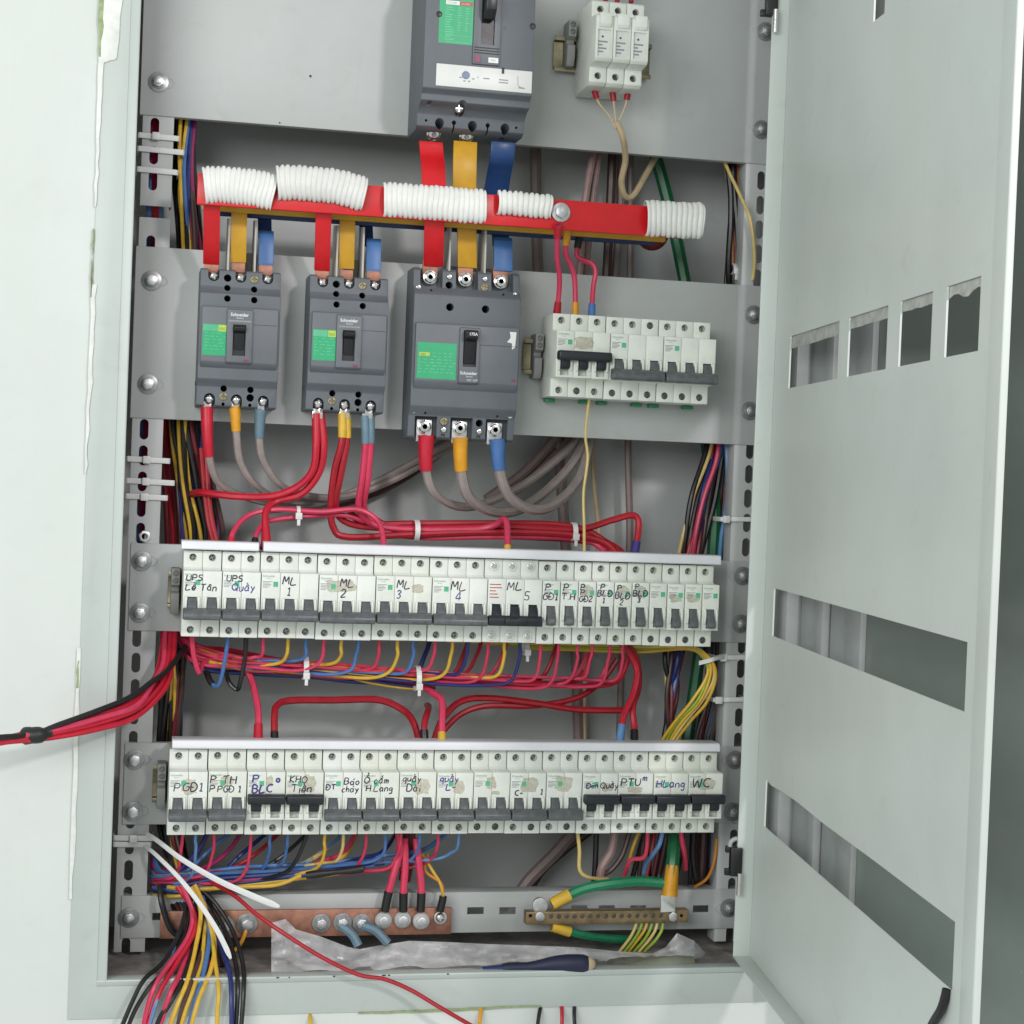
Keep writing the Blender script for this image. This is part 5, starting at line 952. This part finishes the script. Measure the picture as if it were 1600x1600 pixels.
# ------------------------------------------------------------------ copper and brass bars
cb = thing('neutral_bar', 'copper neutral bar with bolts along the bottom of the cabinet', 'busbar', at(480, 1465, 60))
p0, p1 = at(250, 1446, 60), at(705, 1435, 60)
MB().box(p0.x, p1.x, 58, 62, -336, -309.5).build('bar', COPPER, cb, bev=.6)
for px, py in ((502, 1442), (535, 1441), (565, 1442)): bolt(cb, at(px, py, 57), True, sc=.95)
for px, py in ((350, 1447), (386, 1443)): bolt(cb, at(px, py, 57), False, sc=1.05)
for px, py in ((599, 1438), (629, 1437), (658, 1439)):
    b = link('lug_bolt', HEX, None, cb, at(px, py, 55)); MB().dome(at(px, py, 56), (0, -1, 0), 8.6, 7, 20, 5).build('clear_cap', CAPM, cb)
link('end_screw', TSCR, CHROME, cb, at(688, 1434, 54)); MB().cyl(at(688, 1434, 57), 'y', 6.6, -1.2, 20).build('washer', STEEL, cb, bev=.3)
for i, pts in enumerate(([(532, 1446, 52), (548, 1458, 48), (560, 1478, 44)], [(566, 1446, 52), (585, 1455, 48), (606, 1474, 44)])):
    wire('slate blue', 4.6, pts, 'slate blue boot hanging from the copper bar, %s of two' % ('left', 'right')[i], 'boot', 'slate blue boots on the copper bar', name='cable_boot')
wire('amber', 2, [(386, 1448, 52), (382, 1462, 50), (372, 1478, 48), (360, 1490, 48)], 'amber wire tail hanging from a copper bar bolt', 'wire')
eb = thing('earth_bar', 'brass earth bar with a row of screws at lower right', 'earth bar', at(946, 1440, 52))
a, b = at(820, 1432, 50), at(1073, 1430, 50)
ec = MB(); NS = 15
for i in range(NS): p = at(861+i*12.25, 1432-.1*i, 44); ec.cyl((p.x, 40, p.z), 'y', 2.4, 6, 12)
for px in (829, 1065): p = at(px, 1431, 44); ec.cyl((p.x, 40, p.z), 'y', 1.9, 14, 12)
MB().box(a.x, b.x, 44, 56, (a.z+b.z)/2-6.4, (a.z+b.z)/2+6.4).build('bar', BRASS, eb, bev=.6, cut=ec)
for i in range(NS): s = link('clamp_screw', SCREW, YZINC if i % 3 else CHROME, eb, at(861+i*12.25, 1432-.1*i, 44.6)); s.scale = (.78,)*3; s.rotation_euler.y = i
for px in (843, 1051): p = at(px, 1432, 44); MB().cyl(p, 'y', 5, -3, 18).build('end_screw', STEEL, eb, bev=.8)
p = at(1044, 1410, 42); MB().box(p.x-8, p.x+8, 41, 44, p.z-10, p.z+8).build('cable_lug', CHROME, eb, bev=.6)
p = at(845, 1416, 44); MB().cyl((p.x, 46, p.z), 'y', 8, 4, 20).build('cable_lug', STEEL, eb, bev=.6)
for i in range(6):
    x_ = 996+i*8; wire(('light yellow', 'yellow green', 'yellow', 'yellow green', 'light yellow', 'yellow green')[i], 1.6, [(x_, 1437, 50), (x_-3, 1452, 48), (x_-14, 1468, 50), (x_-28, 1486, 56), (x_-36, 1500, 64)], 'thin yellow and green earth wire hanging from the brass bar', 'wire', 'earth wires under the brass bar')

# ------------------------------------------------------------------ cable ties
TG = 'cable ties on the left upright'
def band(label, group, x0, x1, y0, y1, z, h, head=None, tilt=0):
    t = thing('cable_tie', label, 'cable tie', (x0, y0, z), group)
    P = [(x0, y1), (x0, y0+1), (x0+1, y0), (x1-1, y0), (x1, y0+1), (x1, y1), (x1+1.1, y1), (x1+1.1, y0+.3), (x1-.5, y0-1.1), (x0+.5, y0-1.1), (x0-1.1, y0+.3), (x0-1.1, y1)]
    MB().prism(P, z-h/2, z+h/2, 'z').map(lambda p: (p.x, p.y, p.z+(p.x-x0)*tilt)).build('band', TIE, t, bev=.25)
    if head is not None: MB().box(head-3.6, head+3.6, y0-4.8, y0-1.15, z-3.6+(head-x0)*tilt, z+3.6+(head-x0)*tilt).build('head', TIE, t, bev=.6)
    return t
for i, (px, py, hx, xr) in enumerate(((246, 213, -38, -17), (246, 234, None, -12), (243, 266, None, -17), (234, 718, -36, -15), (233, 752, -36, -10), (232, 776, -37, -16), (212, 1309, -36, -18), (212, 1319, None, -20))):
    band('white cable tie round the left upright, %s of %s' % (('topmost', 'second', 'third')[i % 3] if i < 6 else ('upper', 'lower')[i-6], 'three beside the busbar' if i < 3 else 'three beside the grey cables' if i < 6 else 'two below the lower row'), TG, -54, xr, 70.5, 96, at(px, py, 70).z, 5.2, hx, -.02)
for i, (px, py) in enumerate(((1138, 812), (1128, 1028), (1127, 1094))):
    band('white cable tie on the right upright, %s' % ('above the upper row', 'under the upper row', 'above the lower row')[i], 'cable ties on the right upright', 545, 578, 70.5, 96, at(px+10, py, 70).z, 4.6, 549 if i != 1 else 552, .03)
def ring(px, py, y, rx, rz, w_, label, head=True):
    p = at(px, py, y); P = []; t = thing('cable_tie', label, 'cable tie', p, 'cable ties round the red harnesses')
    pts = [p+Vector((0, ry_*math.cos(a), rz*math.sin(a))) for ry_, a in [(rx, 2*math.pi*i/20) for i in range(21)]]
    MB().strip(pts, (w_/2, 0, 0), 1.2).build('band', TIE, t)
    if head: MB().box(p.x-3.2, p.x+3.2, p.y-rx-4, p.y-rx-.8, p.z-rz*.55-3, p.z-rz*.55+3.4).build('head', TIE, t, bev=.5); MB().box(p.x-1.6, p.x+1.6, p.y-rx-3, p.y-rx-1.6, p.z-rz*.55-9, p.z-rz*.55-3).build('tail', TIE, t, bev=.3)
    return t
ring(466, 801, 56, 6, 6, 3.4, 'white cable tie round two pink red wires over ML 1')
ring(650, 829, 68, 12, 10.5, 5, 'white cable tie at the middle of the upper red harness', False)
ring(896, 831, 66, 10, 9, 5, 'white cable tie at the right of the upper red harness')
ring(477, 1044, 62, 13, 11, 5, 'white cable tie on the bundle under the ML 1 breaker')
ring(652, 1060, 62, 13, 12, 5, 'white cable tie on the bundle under the ML 3 breaker')
ring(821, 1012, 70, 9, 7, 4.4, 'white cable tie on the yellow wires under the ML 5 breaker')
ring(1144, 421, 100, 12, 6, 5, 'white cable tie on the wires beside the top right of the middle plate')
t = thing('cable_tie', 'white cable tie holding the yellow earth wires to the right upright', 'cable tie', at(1110, 1030, 62), 'cable ties on the right upright')
MB().strip([at(1092, 1036, 58), at(1108, 1032, 57), at(1126, 1026, 62), at(1136, 1024, 69)], (0, 0, 2.2), 1.2).build('band', TIE, t)
def tail(pp, w0, w1, label):
    pts = smooth([at(*q) for q in pp]); d = (pts[-1]-pts[0]).normalized(); s_ = Vector((-d.z, 0, d.x)).normalized()
    o = MB().strip(pts, lambda t: s_*((w0+(w1-w0)*t) if t < .93 else w1*(1-(t-.93)*8)), 1.2).build('cable_tie_tail', TIE, bev=.2); return tag(o, label, 'cable tie', 'long cable tie tails at lower left')
tail([(228, 1302, 66), (248, 1315, 50), (285, 1343, 34), (340, 1375, 20), (395, 1400, 8), (437, 1417, 0)], 2.0, 3.1, 'long white cable tie tail reaching right above the copper bar')
tail([(226, 1322, 66), (244, 1336, 48), (280, 1372, 30), (312, 1412, 18), (340, 1455, 8), (361, 1498, 0)], 1.8, 2.6, 'long white cable tie tail hanging down to the bottom frame')

# ------------------------------------------------------------------ polythene bag and screwdrivers on the cabinet floor
top = [(424, 1442), (446, 1436), (462, 1452), (500, 1463), (545, 1480), (562, 1483), (600, 1476), (640, 1470), (700, 1472), (760, 1475), (820, 1477), (900, 1480), (960, 1486), (1020, 1490), (1040, 1480), (1058, 1458), (1085, 1470), (1108, 1496), (1116, 1512)]
nx, nz = 90, 16; rd = random.Random(9); V = []; Fc = []
ph = [(rd.uniform(.02, .16), rd.uniform(.03, .3), rd.uniform(0, 6), rd.uniform(.5, 1.6)) for _ in range(9)]
for j in range(nz+1):
    for i in range(nx+1):
        u = i/nx*(len(top)-1); k = min(int(u), len(top)-2); f = u-k; tx = top[k][0]*(1-f)+top[k+1][0]*f; ty = top[k][1]*(1-f)+top[k+1][1]*f
        v = j/nz; px, py = tx, ty+(1522-(tx-424)*.004-ty)*v; yy = 44-40*v
        wv = sum(a*math.sin(px*fa+py*fb+p_) for fa, fb, p_, a in ph); wv += 3.4*abs(math.sin(px*.055+py*.12))+2.6*abs(math.sin(px*.021-py*.17+1))+1.6*abs(math.sin(px*.13+py*.05+2*math.sin(px*.03)))
        V.append(at(px, py, yy+wv*1.2*(1-abs(v-.5)))); 
for j in range(nz):
    for i in range(nx): Fc.append((j*(nx+1)+i, j*(nx+1)+i+1, (j+1)*(nx+1)+i+1, (j+1)*(nx+1)+i))
bg = MB().add(V, Fc).build('polythene_bag', BAGM, sharp=24); tag(bg, 'crumpled clear polythene bag lying on the cabinet floor', 'plastic bag')
NAVYH = mat('navy_grip_rubber', (.012, .016, .05), .5)
def driver(pp, rr, label, mh, shaft, tip):
    pts = smooth([at(*q) for q in pp], 3); t = thing('screwdriver', label, 'screwdriver', pts[0], 'screwdrivers in the bag')
    def r(t_):
        for (a, ra), (b, rb_) in zip(rr, rr[1:]):
            if t_ <= b: return ra+(rb_-ra)*(t_-a)/(b-a)
        return rr[-1][1]
    MB().tube(pts, r, 14).build('handle', mh, t)
    if shaft: MB().tube([at(*q) for q in shaft], 2.0, 8).build('shaft', STEEL, t); q = [at(*shaft[0]), at(*shaft[0]).lerp(at(*shaft[1]), .35)]; MB().tube(q, 3.2, 10).build('ferrule', WM['navy'], t)
    if tip: MB().dome(pts[-1], (pts[-1]-pts[-2]).normalized(), rr[-1][1]*.98, 8, 14, 4).build('end_cap', WM['tan'], t)
driver([(785, 1513, 0), (830, 1511, -2), (870, 1506, -4), (918, 1506, -6)], [(0, 4), (.1, 5.2), (.3, 5), (.5, 6.6), (.75, 9), (.92, 9), (1, 7.5)], 'screwdriver with dark blue grip lying at the front of the bag', NAVYH, [(788, 1513, 0), (690, 1520, 4)], True)
driver([(952, 1514, 14), (985, 1512, 14), (1030, 1508, 14), (1082, 1507, 14)], [(0, 2.5), (.15, 3.5), (.5, 7), (.8, 9), (1, 8)], 'screwdriver with olive grey grip inside the bag at right', mat('olive_grip', (.20, .22, .16), .5), None, False)
